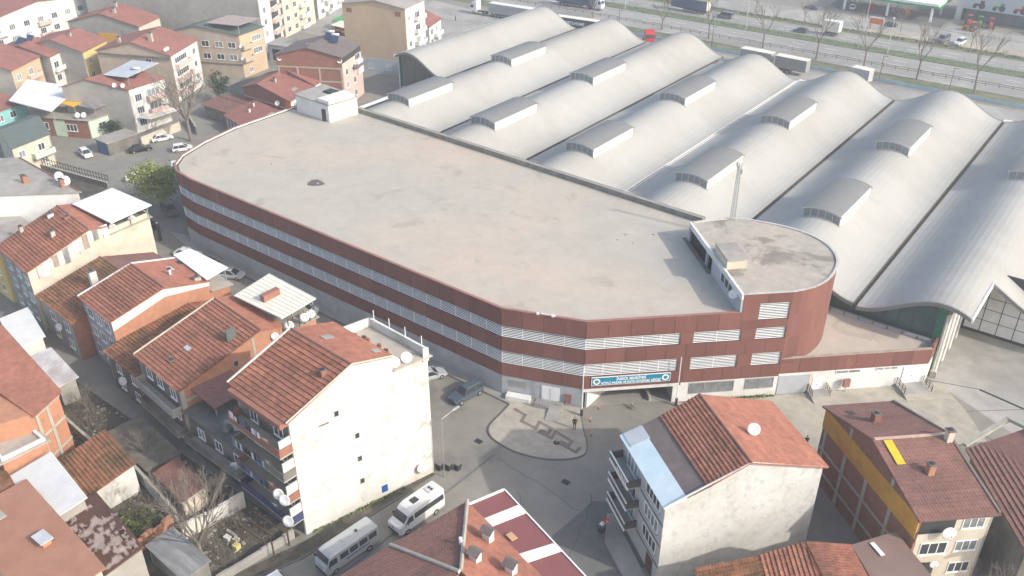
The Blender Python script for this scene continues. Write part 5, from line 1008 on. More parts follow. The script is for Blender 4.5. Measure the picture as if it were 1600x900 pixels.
# garage wall with blue gate by the back street
gw = thing('garage_wall', 'low plaster garage wall with open blue gate by the back street', 'wall', (-119, 11, 0))
MB().box(-121.5, -117.5, 10.0, 16.5, 0, 2.6).build('garage', drab_wall, gw); MB().box(-121.8, -117.2, 9.7, 16.8, 2.6, 2.8).build('garage_roof', roof_grey, gw); MB().box(-120.6, -118.2, 9.9, 9.99, 0, 2.2).build('gate', mat('gate_blue', (.08, .16, .32), .6), gw)
yard_wall('long plaster yard wall beside the white parked car in the back street', (-117.2, 17), (-118.5, 27), 1.8, cream_wall)
yard_wall('grey yard wall running behind the big bare tree', (-113.5, 27.5), (-121, 31), 1.8, drab_wall)

# ---------------------------------------------------------------- vehicles (modelled with the nose towards +x, then placed)
def wheels(root, xs, y, r=.31, wd=.2, name='wheel'):
    for x in xs:
        for s in (-1, 1):
            w_ = MB().tube((x, s * (y - wd), r), (x, s * y, r), r, n=14).build(name, tyre, root); MB().tube((x, s * (y - .01), r), (x, s * (y + .015), r), r * .62, n=10).build('rim', rim_m, w_)
def car(name, label, x, y, ang, colour, kind='sedan', cat='car', group=None):
    K = dict(sedan=(4.4, .87, .55, .78, .84, 1.42, (-1.75, -1.05, .28, 1.05)), hatch=(4.0, .86, .55, .80, .86, 1.48, (-1.95, -1.55, .25, 1.05)), suv=(4.5, .91, .62, .98, 1.02, 1.78, (-2.15, -1.95, .35, .95)), van=(4.9, .95, .6, 1.05, 1.08, 1.95, (-2.4, -2.25, .95, 1.6)))
    L, W, zl, zh, zb, zt, (r0, r1, r2, r3) = K[kind]; r = local_thing(name, label, cat, group); h = L / 2
    def ring(px, hw, z0, z1): return [V(px, -hw * .92, z0), V(px, -hw, (z0 + z1) / 2), V(px, -hw * .94, z1), V(px, hw * .94, z1), V(px, hw, (z0 + z1) / 2), V(px, hw * .92, z0)]
    st = [(-h, W * .8, .36, zb - .12), (-h + .08, W * .9, .28, zb - .02), (-h + .5, W, .24, zb), (r1, W, .22, zb), (0, W, .22, zb), (r3 - .1, W, .22, zb), (r3 + .35, W * .99, .22, zh + .02), (h - .35, W * .96, .24, zh - .06), (h - .06, W * .86, .3, zh - .18), (h, W * .76, .38, zh - .3)]
    MB().loft([ring(*q) for q in st]).build('body', colour, r, False)
    bw, tw_ = W * .9, W * .72; zt2 = zt - .06
    MB().add([(r0, -bw, zb), (r0, bw, zb), (r1, tw_, zt2), (r1, -tw_, zt2), (r3, -bw, zb), (r3, bw, zb), (r2, tw_, zt2), (r2, -tw_, zt2)], [(0, 3, 2, 1), (4, 5, 6, 7), (0, 4, 7, 3), (1, 2, 6, 5), (3, 7, 6, 2)]).build('windows', glass, r)
    MB().loft([[V(r1 - .06, -tw_ * 1.0, zt2), V(r1 - .06, tw_, zt2), V(r1 + .06, tw_ * .9, zt), V(r1 + .06, -tw_ * .9, zt)], [V(r2 + .08, -tw_, zt2), V(r2 + .08, tw_, zt2), V(r2 - .08, tw_ * .9, zt), V(r2 - .08, -tw_ * .9, zt)]]).build('roof', colour, r)
    for s in (-1, 1):
        mx = (r1 + r2) / 2 - .1
        for p0, p1, a_, b_ in (((r0, s * bw, zb), (r1, s * tw_, zt2), .12, .07), ((r3, s * bw, zb), (r2, s * tw_, zt2), .07, .06), ((mx, s * (bw + .005), zb), (mx, s * (tw_ + .008), zt2), .07, .03)): MB().bar(p0, p1, a_, b_).build('pillar', colour, r)
    wheels(r, (-h + .78, h - .82), W, .31 if kind in ('sedan', 'hatch') else .36)
    for s in (-1, 1):
        MB().box(h - .13, h - .03, s * W * .62 - .14, s * W * .62 + .14, zh - .32, zh - .2).build('headlight', lamp_w, r); MB().box(-h - .005, -h + .07, s * W * .64 - .12, s * W * .64 + .12, zb - .3, zb - .1).build('tail_light', lamp_r, r)
        MB().box(r3 - .25, r3 - .1, s * (W + .02), s * (W + .17), zb - .02, zb + .12).build('mirror', colour, r)
    return place(r, x, y, ang)
WHT, SIL, BLK, BLU, GRY, RED = paint('white', (.74, .74, .74)), paint('silver', (.42, .44, .46)), paint('black', (.02, .02, .024)), paint('blue', (.05, .08, .16)), paint('grey', (.16, .17, .18)), paint('red', (.45, .02, .02))
JEEP = paint('steel_blue', (.075, .10, .13))
g1 = 'cars parked along the market wall'; g2 = 'cars parked in the back street'
car('parked_car', 'steel blue off-road car standing alone on the forecourt near the kerb', -12.6, -6.8, -100, JEEP, 'suv', 'car', g1)
car('parked_car', 'silver sedan half hidden behind the white apartment house', -18.8, -6.6, 62, SIL, 'sedan', 'car', g1)
car('parked_car', 'white car parked below the ribbed terrace roof by the market wall', -43.0, -6.0, 35, WHT, 'hatch', 'car', g1)
car('parked_car', 'pale silver car beside the canopy of the terraced house', -59.6, -5.6, 25, SIL, 'hatch', 'car', g1)
car('parked_car', 'white car next to a black one along the shaded market wall', -70.4, -5.6, 22, WHT, 'sedan', 'car', g1)
car('parked_car', 'black car close behind the white one by the shaded market wall', -65.6, -5.7, 18, BLK, 'sedan', 'car', g1)
car('parked_car', 'black car just below the leafy green tree', -84.4, -3.6, 8, BLK, 'sedan', 'car', g2)
car('parked_car', 'dark grey car in front of the black post by the cream house', -82.4, -6.6, 10, GRY, 'hatch', 'car', g2)
car('parked_car', 'grey car at the corner under the leafy green tree branches', -86.0, 2.0, -20, GRY, 'suv', 'car', g2)
car('parked_van', 'white van beside the rounded corner of the market', -99.5, 12.6, -35, WHT, 'van', 'van', g2)
car('parked_car', 'white car peeking out behind the leafy green tree', -103.0, 6.8, 60, WHT, 'sedan', 'car', g2)
car('parked_car', 'white car at the foot of the big bare tree by the rounded wall', -108.6, 20.4, 62, WHT, 'hatch', 'car', g2)
car('parked_car', 'white sedan in the back street beside the plaster yard wall', -116.6, 21.2, 72, WHT, 'sedan', 'car', g2)
car('parked_car', 'black car with pale door panel in front of the blue gate', -115.0, 15.2, 68, BLK, 'sedan', 'car', g2)
car('parked_car', 'white car at the dirt edge beside the picket fence', -121.3, 7.2, -12, WHT, 'hatch', 'car', g2)
g3 = 'vehicles on the main road'
car('moving_car', 'dark blue car on the far carriageway behind the small white truck', -44.5, 180.0, 180, BLU, 'hatch', 'car', g3)
car('moving_car', 'grey van like car on the far carriageway near the blue bus', -68.5, 181.6, 180, GRY, 'van', 'car', g3)
car('parked_car', 'dark van parked on the dirt strip across the main road', -9.6, 194.6, -100, GRY, 'van', 'van', g3)
car('parked_car', 'white and black car parked beside the dark van on the dirt strip', -5.2, 194.2, -100, WHT, 'suv', 'car', g3)
car('parked_car', 'dark teal car passing in front of the filling station', -26.5, 202, 180, paint('teal', (.05, .12, .12)), 'sedan', 'car', g3)
car('parked_car', 'blue car on the service road at the top edge', -52.0, 208, 170, BLU, 'sedan', 'car', g3)
car('parked_car', 'white fronted car beside the pole near the filling station', -42.0, 216, 100, WHT, 'hatch', 'car', g3)

def minibus(name, label, x, y, ang, modern):
    r = local_thing(name, label, 'minibus'); W = 1.02; L = 6.2 if modern else 6.4; h = L / 2; zt = 2.75 if modern else 2.55; c = paint('bus_white', (.66, .66, .66)) if modern else paint('bus_offwhite', (.40, .42, .42))
    def ring(px, hw, z0, z1, tp): return [V(px, -hw * .96, z0), V(px, -hw, .9), V(px, -hw, 1.35), V(px, -hw * tp, z1 - .12), V(px, -hw * tp * .85, z1), V(px, hw * tp * .85, z1), V(px, hw * tp, z1 - .12), V(px, hw, 1.35), V(px, hw, .9), V(px, hw * .96, z0)]
    if modern: st = [(-h, W * .93, .45, zt - .1, .9), (-h + .15, W, .35, zt, .92), (.9, W, .32, zt, .92), (1.45, W, .32, zt - .15, .9), (1.75, W, .32, 2.3, .88), (2.35, W * .99, .32, 1.62, .93), (2.75, W * .96, .35, 1.42, .9), (h - .05, W * .84, .42, 1.2 + .2, .8), (h, W * .78, .5, 1.36, .75)]
    else: st = [(-h, W * .95, .5, zt - .12, .92), (-h + .12, W, .42, zt, .94), (h - 1.0, W, .4, zt, .94), (h - .5, W, .4, zt - .12, .92), (h - .2, W * .99, .42, 1.75, .95), (h - .02, W * .94, .45, 1.45, .95), (h, W * .9, .5, 1.4, .9)]
    MB().loft([ring(*q) for q in st]).build('body', c, r)
    for s in (-1, 1):
        if modern: MB().add([(-2.9, s * (W + .006), 1.5), (1.05, s * (W + .006), 1.5), (1.05, s * (W * .945 + .006), 2.15), (-2.9, s * (W * .945 + .006), 2.15)], [(0, 1, 2, 3)]).build('side_window', glass, r); MB().add([(1.2, s * (W + .008), 1.4), (2.25, s * (W + .008), 1.4), (1.75, s * (W * .95 + .008), 2.1), (1.2, s * (W * .95 + .008), 2.1)], [(0, 1, 2, 3)]).build('side_window', glass, r)
        else:
            for k in range(4): x0 = -2.9 + k * 1.15; MB().add([(x0, s * (W + .006), 1.45), (x0 + .98, s * (W + .006), 1.45), (x0 + .98, s * (W * .965 + .006), 2.1), (x0, s * (W * .965 + .006), 2.1)], [(0, 1, 2, 3)]).build('side_window', glass, r)
            MB().add([(1.9, s * (W + .006), 1.4), (2.9, s * (W + .006), 1.4), (2.75, s * (W * .965 + .006), 2.1), (1.9, s * (W * .965 + .006), 2.1)], [(0, 1, 2, 3)]).build('side_window', glass, r)
            MB().add([(-2.0, s * (W + .01), 1.05), (.9, s * (W + .01), 1.05), (.9, s * (W + .01), 1.2), (-2.0, s * (W + .01), 1.2)], [(0, 1, 2, 3)]).build('stripe', paint_blue, r)
        MB().box(h - .14, h + .01, s * .62 - .16, s * .62 + .16, .95, 1.2).build('headlight', lamp_w, r)
        MB().bar((1.9 if modern else h - .4, s * W, 1.6), (2.1 if modern else h - .2, s * (W + .25), 1.65), .08, .3).build('mirror', metal_dark, r)
    if modern:
        MB().add([(1.83, -.86, 2.24), (1.83, .86, 2.24), (2.40, .90, 1.64), (2.40, -.90, 1.64)], [(0, 1, 2, 3)]).build('windscreen', glass, r)
        MB().box(-.2, .6, -.35, .35, zt + .001, zt + .06).build('roof_hatch', metal_dark, r); MB().box(-2.4, -1.5, -.4, .4, zt + .001, zt + .14).build('air_conditioner', sheet_grey, r)
        for s in (-.18, .18): MB().tube((-2.0, s, zt + .14), (-2.0, s, zt + .17), .16, n=10).build('fan', metal_dark, r)
        MB().box(h - .03, h + .02, -.8, .8, .5, .8).build('bumper', metal_dark, r); MB().tube((h + .002, 0, 1.12), (h + .02, 0, 1.12), .12, n=10).build('badge', metal_grey, r)
        mb = MB(); mb.box(-3.0, 1.9, -W * .97 - .02, W * .97 + .02, .32, .5); mb.build('sill_trim', metal_grey, r)
    else:
        MB().add([(h - .475, -.9, 2.4), (h - .475, .9, 2.4), (h - .185, .95, 1.78), (h - .185, -.95, 1.78)], [(0, 1, 2, 3)]).build('windscreen', glass, r)
        MB().box(h - .03, h + .04, -.95, .95, .42, .66).build('bumper', metal_dark, r); MB().tube((-1.2, 0, zt), (-1.2, 0, zt + .12), .15, n=8).build('roof_vent', metal_dark, r)
        MB().tube((.6, -.2, zt + .05), (.6, .3, zt + .05), .03, n=5).build('roof_rail', metal_grey, r)
    wheels(r, (-h + 1.3, h - 1.05), W, .35, .24)
    return place(r, x, y, ang)
minibus('minibus', 'modern white minibus with black windows beside the sunlit apartment wall', -3.6, -25.6, -96.5, True)
minibus('minibus', 'older boxy off-white minibus with blue stripe at the bottom edge', -5.6, -33.4, -96.5, False)
car('parked_car', 'white car roof just showing at the bottom edge of the street', -8.4, -41.2, -100, WHT, 'hatch')

def trailer(name, label, x, y, ang, ln, m, top, cat='trailer', text=None):
    r = local_thing(name, label, cat, 'trucks and trailers in the yard behind the hall'); z0 = 1.15; zt = 3.95
    MB().box(-ln / 2, ln / 2, -1.25, 1.25, z0, zt).build('cargo_box', m, r); MB().box(-ln / 2 - .03, ln / 2 + .03, -1.28, 1.28, zt + .002, zt + .06).build('roof', top, r)
    MB().box(-ln / 2 - .04, -ln / 2 - .002, -1.22, 1.22, z0 + .05, zt - .05).build('rear_door', sheet_white, r); MB().box(-ln / 2, ln / 2 - 1, -.45, .45, .85, z0 - .01).build('chassis', metal_dark, r); MB().box(-ln / 2 + 3, ln / 2 - 4, -1.2, 1.2, .5, .8).build('side_guard', metal_grey, r)
    wheels(r, (-ln / 2 + 1.2, -ln / 2 + 2.4, -ln / 2 + 3.6), 1.22, .5, .3)
    if text: text(r, ln)
    return place(r, x, y, ang)
def cab(name, label, x, y, ang, m):
    r = local_thing(name, label, 'truck', 'trucks and trailers in the yard behind the hall')
    prof = [(-1.0, .55), (1.15, .55), (1.25, 1.3), (1.2, 1.9), (.95, 3.0), (.55, 3.65), (-.2, 3.9), (-1.0, 3.9)]
    mb = MB(); n_ = len(prof); mb.add([(a, -1.2, b) for a, b in prof] + [(a, 1.2, b) for a, b in prof], [tuple(range(n_)), tuple(range(2 * n_ - 1, n_ - 1, -1))] + [(i, n_ + i, n_ + (i + 1) % n_, (i + 1) % n_) for i in range(n_)]); mb.build('cab', m, r)
    MB().add([(1.215, -1.05, 1.95), (1.215, 1.05, 1.95), (.985, 1.02, 2.9), (.985, -1.02, 2.9)], [(0, 1, 2, 3)]).build('windscreen', glass, r)
    for s in (-1, 1): MB().add([(.1, s * 1.206, 1.95), (1.0, s * 1.206, 1.95), (.85, s * 1.206, 2.8), (.1, s * 1.206, 2.8)], [(0, 1, 2, 3)]).build('side_window', glass, r); MB().box(1.2, 1.28, s * .85 - .2, s * .85 + .2, .8, 1.05).build('headlight', lamp_w, r); MB().box(.95, 1.05, s * 1.22, s * 1.45, 2.0, 2.7).build('mirror', metal_dark, r)
    MB().box(1.19, 1.27, -1.15, 1.15, .45, .78).build('bumper', metal_grey, r); MB().box(-4.2, -1.01, -.45, .45, .8, 1.1).build('chassis', metal_dark, r); wheels(r, (.2, -3.3), 1.2, .5, .3)
    return place(r, x, y, ang)
def print_bars(r, ln):          # the line of lettering on the white trailer is too small to read: a row of grey marks
    x = -ln / 2 + 1.6
    while x < ln / 2 - 1.8:
        wd = random.uniform(.35, .6); MB().box(x, x + wd, -1.262, -1.251, 2.7, 3.35).build('lettering', metal_grey, r); x += wd + (.18 if random.random() < .75 else .8)
    x = -ln / 2 + 2.6
    while x < ln / 2 - 3: wd = random.uniform(.3, .6); MB().box(x, x + wd, -1.262, -1.251, 2.2, 2.4).build('lettering', metal_grey, r); x += wd + .2
def net_text(r, ln):
    lettering('NETLHOME', .8, 2.35, 1.15, r, V(0, -1.255, 0), V(1, 0, 0), V(0, -1, 0), sign_white)
    em = MB()
    for i in range(14): a, b = 2 * math.pi * i / 14, 2 * math.pi * (i + 1) / 14; em.bar(V(-4.0 + math.cos(a) * .6, -1.26, 2.75 + math.sin(a) * .6), V(-4.0 + math.cos(b) * .6, -1.26, 2.75 + math.sin(b) * .6), .02, .1, (0, 1, 0))
    em.bar(V(-4.25, -1.26, 2.55), V(-3.75, -1.26, 2.95), .02, .1, (0, 1, 0)); em.build('emblem', sign_white, r)
def arc_text(r, ln):
    x = -ln / 2 + .7
    while x < ln / 2 - 2: wd = random.uniform(.2, .4); MB().box(x, x + wd, -1.262, -1.251, 2.75, 2.98).build('lettering', metal_grey, r); x += wd + .12
trailer('semi_trailer', 'dark navy semi-trailer with white lettering behind the hall roofs', -96.0, 141.5, 7, 15.0, paint('navy', (.035, .05, .075)), sheet_cream, text=net_text)
trailer('semi_trailer', 'long white semi-trailer with a line of grey lettering behind the hall', -118.5, 142.2, 4, 15.5, mat('trailer_pale', (.36, .37, .39), .6, .05, 1), sheet_white, text=print_bars)
cab('truck_cab', 'white truck cab in front of the long lettered trailer', -131.5, 141.0, 186, paint('truck_white', (.74, .75, .76)))
cab('truck_cab', 'red truck cab parked behind the hall', -72.6, 143.2, -50, RED)
trailer('box_trailer', 'grey box trailer with faint lettering, left of the pair behind the hall', -41.2, 142.6, -2, 8.4, mat('trailer_silver', (.30, .31, .32), .6, .05, 1), sheet_cream, text=arc_text)
trailer('box_trailer', 'grey box trailer, right of the pair behind the hall', -31.8, 142.0, -2, 8.2, mat('trailer_grey', (.27, .27, .265), .6, .08, 1), sheet_cream)
trailer('box_truck', 'small white box truck behind the crest of the hall roof', -15.2, 143.6, -8, 4.6, mat('truck_box', (.42, .42, .43), .6, .05, 1), sheet_cream)
trailer('box_truck', 'small box truck driving on the far carriageway', -36.6, 182.4, 180, 4.8, sheet_cream, sheet_cream)
trailer('coach', 'long blue bus on the far carriageway under bare trees', -80.5, 182.2, 180, 12, BLU, mat('bus_top', (.20, .25, .12), .7, .1, 1), cat='bus')
trailer('coach', 'dark blue lorry with white cab on the near carriageway at the top', -112, 166.5, 4, 13, BLU, metal_grey, cat='lorry')
cab('truck_cab', 'white lorry cab on the near carriageway at the top edge', -103.8, 167.2, 4, paint('truck_white2', (.7, .72, .75)))

# ---------------------------------------------------------------- trees and shrubs
def bare_tree(name, label, x, y, h, spread, m, n0=4, depth=4, trunk=.22, group=None, tfrac=.3, seed=1):
    rd = random.Random(seed); r = thing(name, label, 'tree', (x, y, 0), group); top = V(x + rd.uniform(-.4, .4), y + rd.uniform(-.3, .3), h * tfrac)
    MB().tube((x, y, -.1), top, trunk, trunk * .75, 8).build('trunk', m, r); mb = MB()
    def grow(p, d, ln, rad, k):
        q = p + d * ln; mb.tube(p, q, rad, rad * .65, 5 if k > 2 else 3, False)
        if k == 0: return
        for _ in range(rd.choice((2, 3, 3))):
            nd = (d + V(rd.uniform(-1, 1), rd.uniform(-1, 1), rd.uniform(-.25, .7)) * spread).normalized(); nd.z = max(nd.z, .12 if k > 1 else -.1)
            grow(lerp(p, q, rd.uniform(.6, 1)), nd.normalized(), ln * rd.uniform(.62, .85), rad * .6, k - 1)
    for i in range(n0):
        a = 2 * math.pi * (i + rd.uniform(-.25, .25)) / n0; grow(top, V(math.cos(a) * .55, math.sin(a) * .55, 1).normalized(), h * .27, trunk * .55, depth)
    mb.build('crown', m, r); return r
def leafy(name, label, x, y, h, rad, m, n=2600, size=.22, group=None, zc=.6, sq=.75, seed=2, trunk=.18):
    rd = random.Random(seed); r = thing(name, label, 'tree', (x, y, 0), group); MB().tube((x, y, -.1), (x, y, h * .55), trunk, trunk * .6, 8).build('trunk', bark_dark, r); mb = MB(); lb = MB()
    cl = [V(x + rd.gauss(0, rad * .45), y + rd.gauss(0, rad * .45), h * zc + rd.gauss(0, rad * sq * .4)) for _ in range(26)]
    for c in cl: lb.tube((x, y, h * .4), c, .05, .015, 4, False)
    for i in range(n):
        c = rd.choice(cl); p = c + V(rd.gauss(0, rad * .22), rd.gauss(0, rad * .22), rd.gauss(0, rad * .17)); a = V(rd.gauss(0, 1), rd.gauss(0, 1), rd.gauss(0, .6)).normalized() * size * rd.uniform(.6, 1.2); b = a.cross(V(rd.gauss(0, 1), rd.gauss(0, 1), rd.gauss(0, 1))).normalized() * size * .55
        mb.add([p - a, p + b, p + a, p - b], [(0, 1, 2, 3)])
    lb.build('branches', bark_dark, r); mb.build('crown', m, r); return r
leafy('street_tree', 'fresh green leafy tree beside the rounded corner of the market', -88.5, 2.0, 9.0, 4.0, leaf, 5200, .26, seed=5)
leafy('dark_shrub', 'dark evergreen tree beside the beige apartment house', -126.5, 43, 8, 2.0, leaf_dark, 1500, .3, zc=.5, sq=1.1, seed=8)
leafy('dark_shrub', 'dark shrub in the front garden of the low brick and green house', -127.2, 16.8, 3.2, 1.6, leaf_dark, 700, .25, seed=9)
leafy('dark_shrub', 'dark shrub under the terrace of the low brick house', -134.0, 5.5, 3.0, 1.9, leaf, 700, .25, seed=10)
leafy('dark_shrub', 'dark tree beside the white apartment row at top left', -181, 33, 8, 2.6, leaf_dark, 1000, .35, seed=11)
leafy('dark_shrub', 'dark tree beside the grey gable house at top left', -160, 56, 8, 2.4, leaf_dark, 1000, .35, seed=12)
bare_tree('big_bare_tree', 'large bare grey tree in front of the beige apartments', -111.5, 24.5, 14.5, .95, bark, 7, 5, .38, seed=3)
bare_tree('yard_tree', 'bare many branched tree in the yard at the bottom left', -15.6, -42.9, 10.5, .6, bark, 8, 5, .2, tfrac=.3, seed=21)
bare_tree('yard_tree', 'small bare tree in the dark yard beside the tiled shed', -34, -37.2, 5.0, .9, bark, 6, 4, .08, seed=22)
bare_tree('yard_tree', 'bare shrub at the back of the dark dirt lot', -46, -36.6, 4.2, 1.0, bark, 7, 4, .07, seed=31)
bare_tree('yard_tree', 'bare shrub between the rusty hut and the terrace wall', -21.2, -37.4, 5.0, .9, bark_dark, 6, 4, .08, seed=32)
bare_tree('yard_tree', 'bare shrubby tree at the bottom right corner by the cream facade', 46.8, -7.6, 9.0, .8, bark, 6, 5, .15, seed=23)
bare_tree('yard_tree', 'bare climber beside the cream windows at bottom right', 44.9, -5.8, 7.6, .6, bark_dark, 4, 4, .08, seed=24)
RT = [(-31.1, 157, 11, 'bare tree leaning beside the twin box trailers'), (-19.1, 158.2, 10, 'bare forked tree behind the small white box truck'), (-5.5, 155.8, 11, 'bare tree on the verge above the blue fence'), (8.2, 153.4, 12, 'large bare tree on the verge near the right edge'), (-46.4, 158.5, 9, 'bare tree just left of the grey trailers'), (-62, 157.8, 9, 'bare forked tree right of the red truck cab'), (-77, 158, 7, 'bare tree just behind the red truck cab'), (-100, 158, 6, 'young bare tree above the dark navy trailer')]
for i, (x, y, h, l) in enumerate(RT): bare_tree('road_tree', l + ' along the main road', x, y, h * 1.35, .5, bark, 3, 4, .26, 'bare trees along the main road', seed=40 + i)
for i, (x, y, h, l) in enumerate(((-22, 198, 8, 'bare tree in front of the filling station'), (-2, 193, 8, 'bare bushy tree on the dirt strip near the right edge'), (-64, 193, 9, 'bare bushy tree on the far verge left of centre'), (-48, 192, 7, 'bare tree on the far verge behind the dark blue car'))): bare_tree('verge_tree', l, x, y, h, .9, bark, 5, 4, .12, 'bare trees across the main road', seed=60 + i)
# hedges of the median and far verge, grass tufts in the garden
def tufts(name, label, n, fx, fy, hh, m, sz):
    mb = MB()
    for i in range(n):
        x, y = fx(), fy(); a = random.uniform(0, 6.28); q = sz * random.uniform(.5, 1.2); z = random.uniform(0, hh)
        mb.add([(x - math.cos(a) * q, y - math.sin(a) * q, z), (x + math.cos(a) * q, y + math.sin(a) * q, z), (x + math.cos(a) * q * .7, y + math.sin(a) * q * .7, z + q * 1.1), (x - math.cos(a) * q * .7, y - math.sin(a) * q * .7, z + q * 1.1)], [(0, 1, 2, 3)])
    o = mb.build(name, m); tag(o, label, 'hedge', kind='stuff')
tufts('median_hedge', 'low green planting along the road median', 2600, lambda: random.uniform(-140, 30), lambda: random.gauss(175, 1.1), .1, hedge_m, .16)
tufts('verge_scrub', 'green scrub along the far side of the road', 2600, lambda: random.uniform(-140, 40), lambda: random.gauss(190, 1.0), .12, hedge_m, .18)
tufts('garden_weeds', 'green weeds in the little walled garden', 900, lambda: random.gauss(-25.2, 1.6), lambda: random.gauss(-43.4, 1.0), .25, leaf, .14)
tufts('wall_weeds', 'weeds along the foot of the market wall and minibus street wall', 500, lambda: random.uniform(17.2, 19.2), lambda: 0, .15, leaf, .1) if False else None
def line_tufts(label, a, b, n, s=.12):
    mb = MB()
    for i in range(n):
        t = random.random(); x, y = lerp(a[0], b[0], t) + random.gauss(0, .12), lerp(a[1], b[1], t) + random.gauss(0, .12); an = random.uniform(0, 6.28); q = s * random.uniform(.5, 1.4)
        mb.add([(x - math.cos(an) * q, y - math.sin(an) * q, .1), (x + math.cos(an) * q, y + math.sin(an) * q, .1), (x, y, .1 + q * 2)], [(0, 1, 2)])
    tag(mb.build('weeds', leaf), label, 'weeds', kind='stuff')
line_tufts('weeds along the foot of the white shop wall', (13.5, 12.4), (17.4, 16.1), 220); line_tufts('weeds along the foot of the apartment gable', (-10.6, -33.6), (-7.6, -23), 260)

# ---------------------------------------------------------------- street furniture, fences and roadside buildings
bf = thing('blue_fence', 'long pale blue metal site fence along the grass strip', 'fence', (0, 148.6, 0)); bl = mat('fence_blue', (.36, .54, .62), .6, .08, .5, (.50, .63, .68), .3, .6)
for k in range(52): x = -105 + k * 2.9; MB().box(x, x + 2.84, 148.5, 148.56, .05, .8 + .1 * (k % 3 == 0)).build('fence_panel', bl, bf)
rf = thing('guard_fence', 'dark post and rail fence along the near carriageway', 'fence', (0, 160.3, 0)); mb = MB()
for z in (.55, 1.0): mb.box(-150, 60, 160.2, 160.28, z, z + .09)
mb.build('rail', metal_dark, rf)
for k in range(70): x = -150 + k * 3; MB().box(x, x + .1, 160.1, 160.19, .12, 1.15).build('post', metal_dark, rf)
mf = thing('median_fence', 'thin mesh fence along the middle of the main road', 'fence', (0, 177.2, 0)); mb = MB()
for z in (.5, .9, 1.3): mb.box(-150, 60, 177.0, 177.04, z, z + .04)
mb.build('rail', metal_grey, mf)
for k in range(70): x = -150 + k * 3; MB().box(x, x + .07, 176.9, 176.99, .12, 1.45).build('post', metal_grey, mf)
LP_ = [(-98, 173.0, 'first street lamp from the left on the road median'), (-58, 173.2, 'second street lamp from the left on the road median'), (-31, 194.5, 'street lamp on the far verge left of the filling station'), (-18, 173.2, 'street lamp on the road median above the forked tree')]
for x, y, l in LP_:
    r = thing('street_lamp', l, 'street lamp', (x, y, 0), 'street lamps along the main road'); MB().tube((x, y, 0), (x, y, 9.5), .11, .06, 8).build('pole', sheet_grey, r); a = MB().tube((x, y, 9.4), (x + .3, y - 1.8, 9.8), .05, n=6).build('arm', sheet_grey, r); MB().box(x + .15, x + .45, y - 2.4, y - 1.7, 9.72, 9.85).build('lamp_head', sign_white, a)
for x, y, l in ((-12.5, 149.3, 'dark lamp post on the grass behind the small white truck'), (3.5, 149.3, 'dark lamp post on the grass near the right edge'), (-57.0, 149.3, 'dark lamp post on the grass left of the grey trailers'), (-86, 149.4, 'dark lamp post beside the dark navy trailer')):
    r = thing('lamp_post', l, 'lamp post', (x, y, 0), 'dark posts behind the hall'); MB().tube((x, y, 0), (x, y, 6), .09, .06, 6).build('pole', metal_dark, r); MB().bar((x - .1, y, 6), (x + 1.0, y, 6.05), .12, .08).build('lamp_head', metal_dark, r)
# flag poles at the garage
for x, y, l in ((.75, -1.35, 'white flag pole at the left corner of the garage entrance'), (8.75, 7.3, 'white flag pole at the right side of the garage entrance')):
    r = thing('flag_pole', l, 'flag pole', (x, y, 0), 'flag poles at the garage'); MB().tube((x, y, .12), (x, y, 1.1), .17, .17, 8).build('base', metal_dark, r); MB().tube((x, y, 1.1), (x, y, 7.2), .07, .05, 8).build('pole', sign_white, r)
for x, y, l in ((1.6, 1.1, 'red and white flexible post inside the garage mouth'), (2.1, -1.5, 'red and white flexible post beside the flag pole'), (3.6, -3.6, 'red and white flexible post at the kerb end')):
    r = thing('flexible_post', l, 'bollard', (x, y, 0), 'flexible posts at the garage drive'); MB().tube((x, y, 0), (x, y, .06), .14, .12, 8).build('base', metal_dark, r); MB().tube((x, y, .06), (x, y, .85), .05, .045, 8).build('post', paint_orange, r); MB().tube((x, y, .5), (x, y, .62), .055, n=8).build('band', sign_white, r)
r = thing('stop_sign', 'red round road sign on a thin post below the balconied house', 'road sign', (13.2, -15.8, 0)); MB().tube((13.2, -15.8, 0), (13.2, -15.8, 2.4), .04, n=6).build('post', metal_grey, r); f = V(-.35, .9, .05).normalized(); MB().tube(V(13.2, -15.8, 2.2) - V(.5, -.85, 0) * -.0 + V(.02, -.06, 0), V(13.2, -15.8, 2.2) + V(.05, -.09, 0), .34, n=8).build('sign_plate', paint_red, r); MB().par(V(13.0, -15.92, 2.15), V(.45, .02, 0), V(.0, -.01, .09), V(.005, -.012, 0)).build('sign_bar', sign_white, r)
r = thing('waste_bin', 'dark wheeled waste bin beside the round red sign', 'bin', (12.6, -15.6, 0)); MB().loft([[V(12.6 + sx * a, -15.6 + sy * a, z) for sx, sy in ((-1, -1), (1, -1), (1, 1), (-1, 1))] for a, z in ((.28, .1), (.36, 1.0))]).build('tub', metal_dark, r); MB().box(12.2, 13.0, -16.0, -15.2, 1.0, 1.08).build('lid', roof_green, r); MB().box(12.4, 12.8, -15.8, -15.4, 1.09, 1.25).build('bag', sign_white, r)
for k, (x, y, l) in enumerate(((-6.6, -18.6, 'leftmost of the dark bins at the corner of the apartment house'), (-5.8, -18.0, 'middle one of the dark bins at the apartment house corner'), (-5.0, -17.4, 'rightmost of the dark bins at the apartment house corner'))):
    r = thing('waste_bin', l, 'bin', (x, y, 0), 'bins at the apartment corner'); MB().loft([[V(x + sx * a, y + sy * a, z) for sx, sy in ((-1, -1), (1, -1), (1, 1), (-1, 1))] for a, z in ((.25, .08), (.33, .95))]).build('tub', metal_dark, r); MB().box(x - .36, x + .36, y - .36, y + .36, .95, 1.03).build('lid', drab_wall, r)
